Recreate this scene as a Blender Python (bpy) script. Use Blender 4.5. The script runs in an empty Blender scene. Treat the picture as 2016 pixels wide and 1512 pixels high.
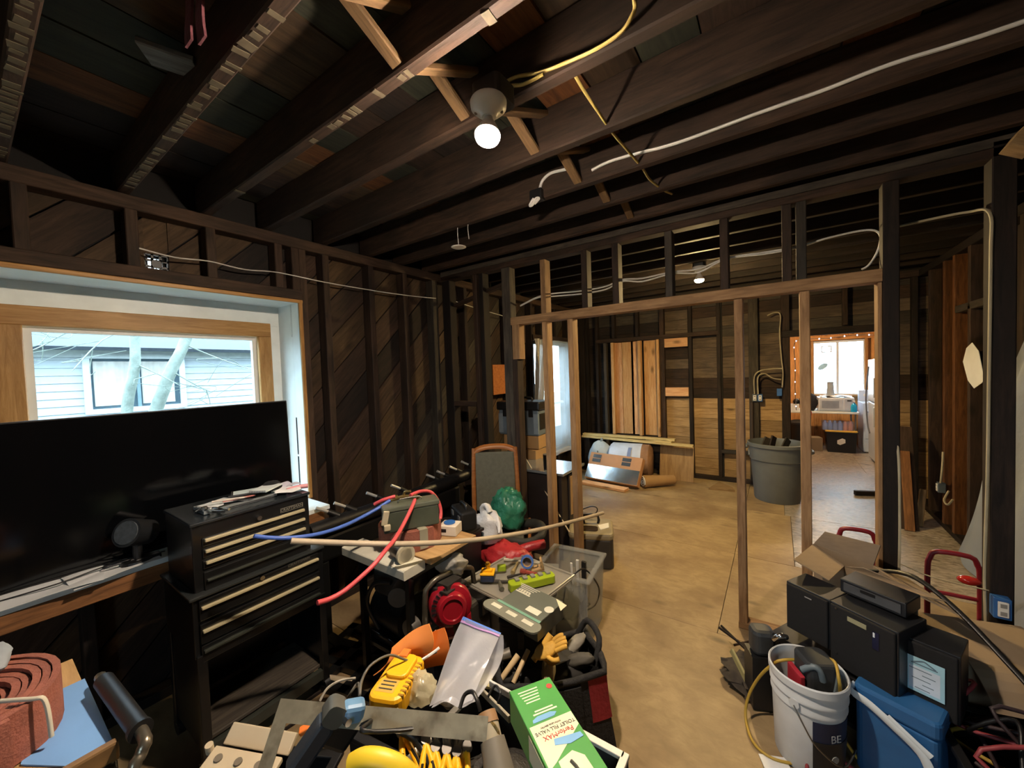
import bpy, bmesh, math, random
from mathutils import Matrix, Vector, Euler, noise
random.seed(7)
S = bpy.context.scene
C = S.collection
PI = math.pi

# ------------------------------------------------------------------ camera
cam_d = bpy.data.cameras.new('camera'); cam = bpy.data.objects.new('camera', cam_d); C.objects.link(cam)
cam_d.sensor_fit = 'HORIZONTAL'; cam_d.sensor_width = 36.0; cam_d.lens = 36.0*756/2016
cam_d.clip_start = .02; cam_d.clip_end = 200
_r = Matrix([[0.822564, 0.010548, 0.568575], [0.56754, 0.047839, -0.821955], [-0.03587, 0.998799, 0.033364]])
cam.matrix_world = Matrix.Translation((0, 0, 1.65)) @ _r.to_4x4()
S.camera = cam

# ------------------------------------------------------------------ world, exposure
S.view_settings.view_transform = 'Standard'; S.view_settings.look = 'None'
S.view_settings.gamma = 1; S.view_settings.use_curve_mapping = False
S.view_settings.exposure = 0.28
S.cycles.max_bounces = 6; S.cycles.diffuse_bounces = 3; S.cycles.glossy_bounces = 3; S.cycles.use_adaptive_sampling = True; S.cycles.adaptive_threshold = .06
S.cycles.transparent_max_bounces = 10; S.cycles.sample_clamp_indirect = 6
W = bpy.data.worlds.new('overcast_sky'); S.world = W; W.use_nodes = True
_bg = W.node_tree.nodes['Background']
_bg.inputs[0].default_value = (.74, .90, 1.0, 1); _bg.inputs[1].default_value = 11.5   # flat overcast sky

# daylight portals (sampling guides in the window openings, they give no light of their own)
def portal(loc, rot, sx, sy):
    d = bpy.data.lights.new('window_portal', 'AREA'); d.shape = 'RECTANGLE'; d.size = sx; d.size_y = sy
    d.cycles.is_portal = True
    o = bpy.data.objects.new('window_portal', d); C.objects.link(o); o.location = loc; o.rotation_euler = rot
portal((-2.99, .70, 1.5), (0, PI/2*-1, 0), 1.05, 1.05)
portal((-2.80, 4.90, 1.25), (0, PI/2*-1, 0), 1.65, 1.05)
portal((.45, -2.36, 1.45), (PI/2, 0, 0), .8, 1.0)
portal((.97, 9.72, 1.48), (-PI/2, 0, 0), .8, 1.05)

# ------------------------------------------------------------------ materials
def lin(h):
    if not isinstance(h, str): return tuple(h)
    h = h.lstrip('#'); v = [int(h[i:i+2], 16)/255 for i in (0, 2, 4)]
    return tuple(c/12.92 if c <= .04045 else ((c+.055)/1.055)**2.4 for c in v)
MATS = {}
def newmat(name):
    m = bpy.data.materials.new(name); m.use_nodes = True
    nt = m.node_tree; b = nt.nodes['Principled BSDF']
    return m, nt, b
def N(nt, t, **k):
    n = nt.nodes.new(t)
    for a, v in k.items(): setattr(n, a, v)
    return n
def mat(name, col='#888888', rough=.55, metal=0., var=.12, scale=9., bump=0., coat=0., trans=0., alpha=1., emit=0., spec=.5, sss=0., dirt=None, dscale=4., damt=.5):
    """plain procedural surface: colour broken up by noise, optional blotches of a second colour and fine relief"""
    if name in MATS: return MATS[name]
    m, nt, b = newmat(name); c = lin(col)
    L = nt.links.new
    tc = N(nt, 'ShaderNodeTexCoord')
    no = N(nt, 'ShaderNodeTexNoise'); no.inputs['Scale'].default_value = scale; no.inputs['Detail'].default_value = 4
    L(tc.outputs['Object'], no.inputs['Vector'])
    rp = N(nt, 'ShaderNodeValToRGB')
    rp.color_ramp.elements[0].position = .3; rp.color_ramp.elements[1].position = .7
    rp.color_ramp.elements[0].color = tuple(x*(1-var) for x in c)+(1,)
    rp.color_ramp.elements[1].color = tuple(min(1, x*(1+var)) for x in c)+(1,)
    L(no.outputs['Fac'], rp.inputs['Fac']); out = rp.outputs['Color']
    if dirt:
        n2 = N(nt, 'ShaderNodeTexNoise'); n2.inputs['Scale'].default_value = dscale; n2.inputs['Detail'].default_value = 6
        L(tc.outputs['Object'], n2.inputs['Vector'])
        r2 = N(nt, 'ShaderNodeValToRGB'); r2.color_ramp.elements[0].position = .5; r2.color_ramp.elements[1].position = .68
        r2.color_ramp.elements[1].color = (damt, damt, damt, 1)
        L(n2.outputs['Fac'], r2.inputs['Fac'])
        mx = N(nt, 'ShaderNodeMixRGB'); L(r2.outputs['Color'], mx.inputs['Fac']); L(out, mx.inputs[1]); mx.inputs[2].default_value = lin(dirt)+(1,)
        out = mx.outputs['Color']
    L(out, b.inputs['Base Color'])
    b.inputs['Roughness'].default_value = rough; b.inputs['Metallic'].default_value = metal
    b.inputs['Specular IOR Level'].default_value = spec
    b.inputs['Coat Weight'].default_value = coat; b.inputs['Transmission Weight'].default_value = trans
    if alpha < 1: b.inputs['Alpha'].default_value = alpha
    if emit: b.inputs['Emission Color'].default_value = c+(1,); b.inputs['Emission Strength'].default_value = emit
    if bump:
        bp = N(nt, 'ShaderNodeBump'); bp.inputs['Strength'].default_value = bump; bp.inputs['Distance'].default_value = .01
        n3 = N(nt, 'ShaderNodeTexNoise'); n3.inputs['Scale'].default_value = scale*6; L(tc.outputs['Object'], n3.inputs['Vector'])
        L(n3.outputs['Fac'], bp.inputs['Height']); L(bp.outputs['Normal'], b.inputs['Normal'])
    MATS[name] = m; return m
def wood(name, c1, c2, rough=.75, g=6., along=.35, rnd=.35, knots=True, stain=None, samt=.6, bump=.25, spec=.3):
    """timber: stretched grain along local X, knots, per-board tint, old stains"""
    if name in MATS: return MATS[name]
    m, nt, b = newmat(name); L = nt.links.new
    tc = N(nt, 'ShaderNodeTexCoord'); oi = N(nt, 'ShaderNodeObjectInfo')
    sh = N(nt, 'ShaderNodeVectorMath', operation='SCALE'); cx = N(nt, 'ShaderNodeCombineXYZ')
    for i in range(3): L(oi.outputs['Random'], cx.inputs[i])
    L(cx.outputs[0], sh.inputs[0]); sh.inputs['Scale'].default_value = 37.
    ad = N(nt, 'ShaderNodeVectorMath', operation='ADD'); L(tc.outputs['Object'], ad.inputs[0]); L(sh.outputs[0], ad.inputs[1])
    mp = N(nt, 'ShaderNodeMapping'); mp.inputs['Scale'].default_value = (along*g, g*3.2, g*3.2); L(ad.outputs[0], mp.inputs[0])
    n1 = N(nt, 'ShaderNodeTexNoise'); n1.inputs['Scale'].default_value = 2.2; n1.inputs['Detail'].default_value = 7; n1.inputs['Roughness'].default_value = .65; n1.inputs['Distortion'].default_value = .6
    L(mp.outputs[0], n1.inputs['Vector'])
    rp = N(nt, 'ShaderNodeValToRGB'); rp.color_ramp.elements[0].position = .32; rp.color_ramp.elements[1].position = .68
    rp.color_ramp.elements[0].color = lin(c2)+(1,); rp.color_ramp.elements[1].color = lin(c1)+(1,)
    L(n1.outputs['Fac'], rp.inputs['Fac']); out = rp.outputs['Color']
    if knots:
        mk = N(nt, 'ShaderNodeMapping'); mk.inputs['Scale'].default_value = (2.3, 5, 5); L(ad.outputs[0], mk.inputs[0])
        vo = N(nt, 'ShaderNodeTexVoronoi'); vo.inputs['Scale'].default_value = 1.; L(mk.outputs[0], vo.inputs['Vector'])
        rk = N(nt, 'ShaderNodeValToRGB'); rk.color_ramp.elements[0].position = .05; rk.color_ramp.elements[0].color = (.28, .28, .28, 1); rk.color_ramp.elements[1].position = .17
        L(vo.outputs['Distance'], rk.inputs['Fac'])
        mu = N(nt, 'ShaderNodeMixRGB', blend_type='MULTIPLY'); mu.inputs['Fac'].default_value = .8; L(out, mu.inputs[1]); L(rk.outputs['Color'], mu.inputs[2]); out = mu.outputs['Color']
    if stain:
        n2 = N(nt, 'ShaderNodeTexNoise'); n2.inputs['Scale'].default_value = 2.6; n2.inputs['Detail'].default_value = 5; L(ad.outputs[0], n2.inputs['Vector'])
        r2 = N(nt, 'ShaderNodeValToRGB'); r2.color_ramp.elements[0].position = .42; r2.color_ramp.elements[1].position = .66; r2.color_ramp.elements[1].color = (samt,)*3+(1,)
        L(n2.outputs['Fac'], r2.inputs['Fac'])
        mx = N(nt, 'ShaderNodeMixRGB'); L(r2.outputs['Color'], mx.inputs['Fac']); L(out, mx.inputs[1]); mx.inputs[2].default_value = lin(stain)+(1,); out = mx.outputs['Color']
    hs = N(nt, 'ShaderNodeHueSaturation')
    mr = N(nt, 'ShaderNodeMapRange'); mr.inputs['To Min'].default_value = 1-rnd; mr.inputs['To Max'].default_value = 1+rnd
    L(oi.outputs['Random'], mr.inputs['Value']); L(mr.outputs[0], hs.inputs['Value']); L(out, hs.inputs['Color'])
    L(hs.outputs['Color'], b.inputs['Base Color']); b.inputs['Roughness'].default_value = rough; b.inputs['Specular IOR Level'].default_value = spec
    if bump:
        bp = N(nt, 'ShaderNodeBump'); bp.inputs['Strength'].default_value = bump; bp.inputs['Distance'].default_value = .004
        L(n1.outputs['Fac'], bp.inputs['Height']); L(bp.outputs['Normal'], b.inputs['Normal'])
    MATS[name] = m; return m
def film(name, col, opac=.5, rough=.3, bump=.0):
    """thin plastic film: part see-through, part diffuse and translucent"""
    if name in MATS: return MATS[name]
    m, nt, b = newmat(name); L = nt.links.new; c = lin(col)+(1,)
    nt.nodes.remove(b); o = nt.nodes['Material Output']
    tr = N(nt, 'ShaderNodeBsdfTransparent'); tl = N(nt, 'ShaderNodeBsdfTranslucent'); di = N(nt, 'ShaderNodeBsdfDiffuse'); gl = N(nt, 'ShaderNodeBsdfGlossy')
    tl.inputs[0].default_value = c; di.inputs[0].default_value = c; gl.inputs['Roughness'].default_value = rough
    a = N(nt, 'ShaderNodeMixShader'); a.inputs[0].default_value = .45; L(di.outputs[0], a.inputs[1]); L(tl.outputs[0], a.inputs[2])
    g = N(nt, 'ShaderNodeMixShader'); g.inputs[0].default_value = .08; L(a.outputs[0], g.inputs[1]); L(gl.outputs[0], g.inputs[2])
    e = N(nt, 'ShaderNodeMixShader'); e.inputs[0].default_value = opac; L(tr.outputs[0], e.inputs[1]); L(g.outputs[0], e.inputs[2])
    L(e.outputs[0], o.inputs[0])
    if bump:
        tc = N(nt, 'ShaderNodeTexCoord'); n3 = N(nt, 'ShaderNodeTexNoise'); n3.inputs['Scale'].default_value = 14; n3.inputs['Detail'].default_value = 5; L(tc.outputs['Object'], n3.inputs['Vector'])
        bp = N(nt, 'ShaderNodeBump'); bp.inputs['Strength'].default_value = bump; bp.inputs['Distance'].default_value = .02; L(n3.outputs['Fac'], bp.inputs['Height'])
        for q in (di, tl, gl): L(bp.outputs[0], q.inputs['Normal'])
    MATS[name] = m; return m
def glass(name, tint='#f4fbff', refl=.06):
    if name in MATS: return MATS[name]
    m, nt, b = newmat(name); L = nt.links.new; nt.nodes.remove(b); o = nt.nodes['Material Output']
    tr = N(nt, 'ShaderNodeBsdfTransparent'); tr.inputs[0].default_value = lin(tint)+(1,); gl = N(nt, 'ShaderNodeBsdfGlossy'); gl.inputs['Roughness'].default_value = .02
    a = N(nt, 'ShaderNodeMixShader'); a.inputs[0].default_value = refl; L(tr.outputs[0], a.inputs[1]); L(gl.outputs[0], a.inputs[2]); L(a.outputs[0], o.inputs[0])
    MATS[name] = m; return m
def lamp(name, col, strength):
    if name in MATS: return MATS[name]
    m, nt, b = newmat(name); nt.nodes.remove(b); e = N(nt, 'ShaderNodeEmission'); e.inputs[0].default_value = lin(col)+(1,); e.inputs[1].default_value = strength
    nt.links.new(e.outputs[0], nt.nodes['Material Output'].inputs[0]); MATS[name] = m; return m

# ------------------------------------------------------------------ mesh builder
def V(*a): return Vector(a[0]) if len(a) == 1 else Vector(a)
def frame(o, x, y):
    """matrix with local X along x, local Y close to y, origin o"""
    x = V(x).normalized(); y = V(y); z = x.cross(y).normalized(); y = z.cross(x)
    m = Matrix((x, y, z)).transposed().to_4x4(); m.translation = V(o); return m
def smoothpts(pts, k=4):
    if k <= 1 or len(pts) < 3: return [V(p) for p in pts]
    P = [V(p) for p in pts]; out = []
    for i in range(len(P)-1):
        p0 = P[max(0, i-1)]; p1 = P[i]; p2 = P[i+1]; p3 = P[min(len(P)-1, i+2)]
        for j in range(k):
            t = j/k
            out.append(.5*((2*p1)+(p2-p0)*t+(2*p0-5*p1+4*p2-p3)*t*t+(3*p1-p0-3*p2+p3)*t**3))
    out.append(P[-1]); return out
class MB:
    def __init__(s): s.v = []; s.f = []; s.m = Matrix()
    def at(s, m): s.m = m if isinstance(m, Matrix) else Matrix.Translation(m); return s
    def add(s, vs, fs):
        k = len(s.v); s.v += [s.m @ V(p) for p in vs]; s.f += [tuple(i+k for i in f) for f in fs]; return s
    def box(s, c, d, rz=0., rot=None):
        x, y, z = d[0]/2, d[1]/2, d[2]/2
        R = (rot if rot is not None else Euler((0, 0, rz))).to_matrix() if not isinstance(rot, Matrix) else rot.to_3x3()
        vs = [V(c)+R@V(a, b, e) for a in (-x, x) for b in (-y, y) for e in (-z, z)]
        return s.add(vs, [(0, 1, 3, 2), (4, 6, 7, 5), (0, 4, 5, 1), (2, 3, 7, 6), (0, 2, 6, 4), (1, 5, 7, 3)])
    def cyl(s, a, b, r0, r1=None, n=14, caps=True):
        a, b = V(a), V(b); r1 = r0 if r1 is None else r1
        d = (b-a).normalized(); u = d.orthogonal().normalized(); w = d.cross(u)
        vs = [p+(u*math.cos(2*PI*i/n)+w*math.sin(2*PI*i/n))*r for p, r in ((a, r0), (b, r1)) for i in range(n)]
        fs = [(i, (i+1) % n, n+(i+1) % n, n+i) for i in range(n)]
        if caps: fs += [tuple(range(n))[::-1], tuple(range(n, 2*n))]
        return s.add(vs, fs)
    def tube(s, pts, r, n=8, k=4, closed=False, flat=1., up=None):
        P = smoothpts(pts, k) if not closed else [V(p) for p in smoothpts(list(pts)+[pts[0]], k)][:-1]
        m = len(P); vs = []; u = None
        for i, p in enumerate(P):
            a = P[i-1] if (i > 0 or closed) else P[i]; b = P[(i+1) % m] if (i < m-1 or closed) else P[i]
            d = (b-a).normalized()
            if up is not None: u = (V(up)-d*d.dot(V(up))).normalized()
            elif u is None: u = d.orthogonal().normalized()
            else: u = (u-d*d.dot(u)).normalized()
            w = d.cross(u); rr = r[i*len(r)//m] if isinstance(r, (list, tuple)) else r
            vs += [p+(u*math.cos(2*PI*j/n)+w*math.sin(2*PI*j/n)*flat)*rr for j in range(n)]
        fs = [(i*n+j, i*n+(j+1) % n, ((i+1) % m)*n+(j+1) % n, ((i+1) % m)*n+j) for i in range(m if closed else m-1) for j in range(n)]
        if not closed: fs += [tuple(range(n))[::-1], tuple(range((m-1)*n, m*n))]
        return s.add(vs, fs)
    def lathe(s, prof, n=24, c=(0, 0, 0), sx=1., sy=1.):
        vs = [V(c)+V(r*math.cos(2*PI*i/n)*sx, r*math.sin(2*PI*i/n)*sy, z) for r, z in prof for i in range(n)]
        m = len(prof)
        fs = [(k*n+i, k*n+(i+1) % n, (k+1)*n+(i+1) % n, (k+1)*n+i) for k in range(m-1) for i in range(n)]
        fs += [tuple(range(n))[::-1], tuple(range((m-1)*n, m*n))]
        return s.add(vs, fs)
    def prism(s, poly, z0, z1):
        n = len(poly); vs = [V(x, y, z) for z in (z0, z1) for x, y in poly]
        return s.add(vs, [tuple(range(n))[::-1], tuple(range(n, 2*n))]+[(i, (i+1) % n, n+(i+1) % n, n+i) for i in range(n)])
    def rbox(s, c, d, r, n=4):
        """upright box with rounded vertical corners"""
        poly = []
        for k, (sx, sy) in enumerate(((1, 1), (-1, 1), (-1, -1), (1, -1))):
            for j in range(n+1):
                a = PI/2*(k+j/n); poly.append((c[0]+sx*(d[0]/2-r)+r*math.cos(a), c[1]+sy*(d[1]/2-r)+r*math.sin(a)))
        return s.prism(poly, c[2]-d[2]/2, c[2]+d[2]/2)
    def frame4(s, c, d, t, h):
        """rectangular ring in XY: outer size d, bar width t, height h"""
        x, y = d[0]/2, d[1]/2
        o = [(-x, -y), (x, -y), (x, y), (-x, y)]; i_ = [(-x+t, -y+t), (x-t, -y+t), (x-t, y-t), (-x+t, y-t)]
        vs = [V(c)+V(a, b, z) for z in (-h/2, h/2) for a, b in o+i_]
        fs = []
        for k in range(4):
            j = (k+1) % 4
            fs += [(8+k, 8+j, 12+j, 12+k), (j, k, 4+k, 4+j), (k, j, 8+j, 8+k), (4+j, 4+k, 12+k, 12+j)]
        return s.add(vs, fs)
    def sheet(s, fn, nu, nv, t=.002):
        """thin closed sheet over (u,v) in 0..1 from fn -> point"""
        g = [[V(fn(i/nu, j/nv)) for j in range(nv+1)] for i in range(nu+1)]
        top = []; bot = []
        for i in range(nu+1):
            for j in range(nv+1):
                a = g[min(i+1, nu)][j]-g[max(i-1, 0)][j]; b = g[i][min(j+1, nv)]-g[i][max(j-1, 0)][:] if False else g[i][min(j+1, nv)]-g[i][max(j-1, 0)]
                nn = a.cross(b); nn = nn.normalized() if nn.length > 1e-12 else V(0, 0, 1)
                top.append(g[i][j]+nn*t/2); bot.append(g[i][j]-nn*t/2)
        q = lambda i, j: i*(nv+1)+j
        k = len(top); fs = []
        for i in range(nu):
            for j in range(nv):
                fs += [(q(i, j), q(i+1, j), q(i+1, j+1), q(i, j+1)), (k+q(i, j), k+q(i, j+1), k+q(i+1, j+1), k+q(i+1, j))]
        for i in range(nu): fs += [(q(i, 0), k+q(i, 0), k+q(i+1, 0), q(i+1, 0)), (q(i, nv), q(i+1, nv), k+q(i+1, nv), k+q(i, nv))]
        for j in range(nv): fs += [(q(0, j), q(0, j+1), k+q(0, j+1), k+q(0, j)), (q(nu, j), k+q(nu, j), k+q(nu, j+1), q(nu, j+1))]
        return s.add(top+bot, fs)
    def blob(s, c, r, amp=.12, freq=3., seed=0, nu=24, nv=16, zmin=None):
        vs = []
        for j in range(nv+1):
            th = PI*j/nv
            for i in range(nu):
                ph = 2*PI*i/nu; d = V(math.sin(th)*math.cos(ph), math.sin(th)*math.sin(ph), math.cos(th))
                q = 1+amp*noise.noise(d*freq+V(seed*7.3, seed*3.1, seed))+amp*.5*noise.noise(d*freq*2.7+V(seed, 5, 1))
                p = V(d.x*r[0]*q, d.y*r[1]*q, d.z*r[2]*q)
                if zmin is not None: p.z = max(p.z, zmin)
                vs.append(V(c)+p)
        fs = [(j*nu+i, (j+1)*nu+i, (j+1)*nu+(i+1) % nu, j*nu+(i+1) % nu) for j in range(nv) for i in range(nu)]
        return s.add(vs, fs)
    def build(s, name, m, parent=None, smooth=None, bevel=0., seg=2, weld=False):
        me = bpy.data.meshes.new(name); me.from_pydata([tuple(p) for p in s.v], [], s.f)
        bm = bmesh.new(); bm.from_mesh(me)
        if weld: bmesh.ops.remove_doubles(bm, verts=bm.verts, dist=1e-5)
        bmesh.ops.recalc_face_normals(bm, faces=bm.faces); bm.to_mesh(me); bm.free()
        if smooth is not None:
            for p in me.polygons: p.use_smooth = True
            me.set_sharp_from_angle(angle=math.radians(smooth))
        me.materials.append(m)
        o = bpy.data.objects.new(name, me); C.objects.link(o)
        if parent: o.parent = parent
        if bevel:
            b = o.modifiers.new('edge', 'BEVEL'); b.width = bevel; b.segments = seg; b.limit_method = 'ANGLE'; b.angle_limit = .6
        return o
LABELS = {}
def tag(o, label, cat, group=None):
    o['label'] = label; o['category'] = cat
    if group: o['group'] = group
    return o
def thing(name, label, cat, loc=(0, 0, 0), rz=0., group=None, m=None):
    o = bpy.data.objects.new(name, None); C.objects.link(o); o.empty_display_size = .05
    if m is not None: o.matrix_world = m
    else: o.location = loc; o.rotation_euler = (0, 0, rz)
    return tag(o, label, cat, group)
def struct(name, label=None):
    o = bpy.data.objects.new(name, None); C.objects.link(o); o['kind'] = 'structure'
    if label: o['label'] = label
    return o
def place(o, m):
    o.matrix_world = m if isinstance(m, Matrix) else Matrix.Translation(m); return o
def copy_tree(o, parent=None):
    c = o.copy(); C.objects.link(c); c.parent = parent
    for ch in list(o.children): copy_tree(ch, c)
    return c
def text(s, parent, m, size, material, name='lettering', ext=.0004, align='CENTER', squash=1.):
    d = bpy.data.curves.new(name, 'FONT'); d.body = s; d.size = size; d.extrude = ext; d.align_x = align; d.align_y = 'CENTER'; d.space_character = squash
    tmp = bpy.data.objects.new(name, d); me = bpy.data.meshes.new_from_object(tmp); bpy.data.objects.remove(tmp); bpy.data.curves.remove(d)
    if not me.materials: me.materials.append(material)
    else: me.materials[0] = material
    me.name = name; o = bpy.data.objects.new(name, me); C.objects.link(o)
    o.parent = parent; o.matrix_basis = m; return o
_beams = {}
def beam(name, parent, a, b, w, d, m, side=(0, 0, 1), ch=.004):
    """timber from a to b (centre line); w = size along 'side', d = the other size; chamfered edges; mesh data shared by size"""
    a, b = V(a), V(b); L_ = (b-a).length
    key = (round(L_, 3), round(w, 4), round(d, 4), m.name)
    me = _beams.get(key)
    if me is None:
        x = L_/2; y, z = w/2, d/2; c = min(ch, y*.4, z*.4)
        ring = [(-y+c, -z), (y-c, -z), (y, -z+c), (y, z-c), (y-c, z), (-y+c, z), (-y, z-c), (-y, -z+c)]
        vs = [(sx, p, q) for sx in (-x, x) for p, q in ring]
        fs = [tuple(range(8))[::-1], tuple(range(8, 16))]+[(i, (i+1) % 8, 8+(i+1) % 8, 8+i) for i in range(8)]
        me = bpy.data.meshes.new(name); me.from_pydata(vs, [], fs); me.materials.append(m); _beams[key] = me
    o = bpy.data.objects.new(name, me); C.objects.link(o)
    o.matrix_world = frame((a+b)/2, b-a, side)
    if parent: o.parent = parent
    return o
def clip(poly, rect):
    (x0, y0, x1, y1) = rect
    for ax, lim, sg in ((0, x0, 1), (0, x1, -1), (1, y0, 1), (1, y1, -1)):
        out = []
        for i in range(len(poly)):
            p, q = poly[i-1], poly[i]; a = (p[ax]-lim)*sg; b = (q[ax]-lim)*sg
            if (a >= 0) != (b >= 0):
                t = a/(a-b); out.append((p[0]+(q[0]-p[0])*t, p[1]+(q[1]-p[1])*t))
            if b >= 0: out.append(q)
        poly = out
        if len(poly) < 3: return []
    return poly
def board_field(name, parent, org, eu, ev, rects, ang, width, t, mats, gap=.004, jit=.003, pick=None):
    """boards laid side by side at angle ang in the plane org+u*eu+v*ev, cut to each rect; every board is one object"""
    eu, ev = V(eu), V(ev); nn = eu.cross(ev); ca, sa = math.cos(ang), math.sin(ang)
    n = 0
    for rect in rects:
        cs = [(rect[i]*ca+rect[j]*sa, -rect[i]*sa+rect[j]*ca) for i in (0, 2) for j in (1, 3)]
        k0 = math.floor(min(c[1] for c in cs)/width); k1 = math.ceil(max(c[1] for c in cs)/width)
        l0 = min(c[0] for c in cs)-.1; l1 = max(c[0] for c in cs)+.1
        for k in range(k0, k1):
            a0, a1 = k*width+gap/2, (k+1)*width-gap/2
            st = [(l0, a0), (l1, a0), (l1, a1), (l0, a1)]
            uv = clip([(p*ca-q*sa, p*sa+q*ca) for p, q in st], rect)
            if len(uv) < 3: continue
            loc = [(p*ca+q*sa, -p*sa+q*ca) for p, q in uv]
            cx = sum(p[0] for p in loc)/len(loc); cy = sum(p[1] for p in loc)/len(loc)
            if max(p[0] for p in loc)-min(p[0] for p in loc) < .02: continue
            du = eu*ca+ev*sa; dv = -eu*sa+ev*ca
            mm = pick(k, cx*ca-cy*sa, cx*sa+cy*ca) if pick else mats[(k*7+n) % len(mats)]
            o = MB().prism([(p[0]-cx, p[1]-cy) for p in loc], 0, t).build(name, mm, parent)
            o.matrix_world = frame(V(org)+du*cx+dv*cy+nn*random.uniform(-jit, jit), du, dv); n += 1

# ================================================================== timber palette
W_OLD = wood('old_timber', '#463428', '#231912', stain='#1d1814', rnd=.3, samt=.6)
W_DARK = wood('dark_timber', '#2f241d', '#15100d', stain='#131110', rnd=.3)
W_GREY = wood('weathered_timber', '#4f473d', '#2d2822', stain='#24221f', rnd=.3)
W_GREEN = wood('greenish_board', '#37372a', '#1e1f18', stain='#1a1d16', rnd=.25)
W_RUST = wood('rust_board', '#6f4727', '#432814', rnd=.25)
W_BROWN = wood('brown_deck_board', '#54412d', '#302417', rnd=.25, stain='#2a2119', samt=.4)
W_ORANGE = wood('orange_board', '#90623a', '#5c3c22', rnd=.25)
W_TAN = wood('tan_board', '#b3956a', '#876a44', stain='#665036', samt=.4, rnd=.22)
W_FARG = wood('far_grey_board', '#6c5d4c', '#473b2f', stain='#393028', rnd=.2)
W_KIT = wood('kitchen_board', '#cf9a5e', '#a2703c', rnd=.15)
W_PINE = wood('fresh_pine', '#d3aa76', '#b58452', rnd=.12, samt=.3, bump=.1)
W_FIR = wood('fresh_fir', '#dcb184', '#bd8659', rnd=.14, bump=.1)
W_STUD = wood('stud_pine', '#a98660', '#7c5d3f', stain='#5b4630', rnd=.18, samt=.4)
W_BRACE = wood('bridging_timber', '#7d6242', '#54402a', rnd=.2)
W_TRIM = wood('varnished_trim', '#b58a52', '#8a602f', rough=.45, rnd=.08, knots=False)
W_PLY = wood('plywood', '#b99768', '#94734c', rough=.6, g=3., along=.5, rnd=.1, stain='#6f5a40', samt=.35)
W_FLOOR = wood('plywood_subfloor', '#a38d69', '#8b7655', rough=.5, g=2.4, along=2.0, rnd=.08, stain='#6d563d', samt=.75, bump=.2, spec=.45)
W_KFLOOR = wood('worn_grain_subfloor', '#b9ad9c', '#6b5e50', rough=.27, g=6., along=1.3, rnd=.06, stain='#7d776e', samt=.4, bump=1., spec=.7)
PAPER = mat('lightproof_backing', '#1c1917', .9)  # black backing added behind the boards so their gaps leak no light
WHITEP = mat('white_paint', '#dfe6e4', .45, var=.04, dirt='#b5bcb8', damt=.3)
BLACKP = mat('black_plastic', '#141415', .42, var=.2)
CHROME = mat('chrome', '#d8d8d8', .18, metal=1, var=.05)
STEEL = mat('dull_steel', '#8f8b84', .38, metal=1, var=.2)

# ================================================================== floor
floor = struct('floor')
MB().box((-.6, 1.9, -.08), (4.6, 8.6, .06)).build('subfloor', PAPER, floor)
MB().box((.7, 8.0, -.08), (3.0, 3.7, .06)).build('subfloor', PAPER, floor)
def sheets(x0, x1, y0, y1, sx, sy, m, off=0):
    r = 0; y = y0
    while y < y1-.01:
        x = x0-(off if r % 2 else 0); ye = min(y+sy, y1)
        while x < x1-.01:
            a, b = max(x, x0), min(x+sx, x1)
            if b-a > .05:
                o = MB().box((0, 0, 0), ((b-a)-.003, (ye-y)-.003, .018)).build('plywood_sheet', m, floor, bevel=.0015, seg=1)
                o.location = ((a+b)/2, (y+ye)/2, -.009+random.uniform(-.0012, 0))
            x += sx
        y += sy; r += 1
sheets(-2.76, 1.40, -2.3, 3.76, 2.44, 1.22, W_FLOOR, 1.22)
sheets(-2.76, 0.10, 3.76, 4.98, 2.44, 1.22, W_FLOOR, 1.22)
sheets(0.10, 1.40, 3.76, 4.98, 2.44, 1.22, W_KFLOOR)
sheets(-2.76, 0.05, 4.98, 6.16, 2.44, 1.22, W_FLOOR, .6)
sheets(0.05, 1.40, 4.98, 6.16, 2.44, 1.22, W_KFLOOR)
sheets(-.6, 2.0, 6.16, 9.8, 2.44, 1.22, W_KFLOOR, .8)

# ================================================================== left wall, near window bay and far window
wl = struct('wall_left')
def lstud(y, z0=.05, z1=2.53, w=.048, m=W_OLD, n='stud'): return beam(n, wl, (-2.705, y, z0), (-2.705, y, z1), w, .09, m, (0, 1, 0))
for y in (1.385, 1.55, 1.925, 2.265): lstud(y, m=W_OLD)
lstud(2.62, w=.07, m=W_GREY)
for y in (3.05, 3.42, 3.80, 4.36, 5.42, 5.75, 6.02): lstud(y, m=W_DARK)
for y in (4.62, 5.0): lstud(y, 2.13, m=W_DARK); lstud(y, .05, .40, m=W_DARK)
beam('window_header', wl, (-2.705, 4.34, 2.09), (-2.705, 5.44, 2.09), .08, .09, W_OLD)
beam('window_sill_plate', wl, (-2.70, 4.34, .425), (-2.70, 5.44, .425), .05, .10, W_TAN)
for y in (-.9, -.52, -.17): lstud(y, 2.25, m=W_DARK)
for y in (.191, .54, .869, 1.233): lstud(y, 2.25, m=W_OLD)
lstud(1.337, 2.25, m=W_OLD)
beam('bottom_plate', wl, (-2.705, -2.3, .025), (-2.705, 6.14, .025), .05, .09, W_DARK)
beam('top_plate', wl, (-2.705, -2.3, 2.567), (-2.705, 6.14, 2.567), .072, .09, W_OLD)
beam('window_beam', wl, (-2.70, -1.4, 2.215), (-2.70, 1.36, 2.215), .065, .11, W_OLD)
for y in (-2.1, -1.7, -1.4): lstud(y, m=W_DARK)
for y in (-.9, -.3, .3, .9): lstud(y, .05, .70, m=W_DARK)
X0 = -2.775
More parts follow.
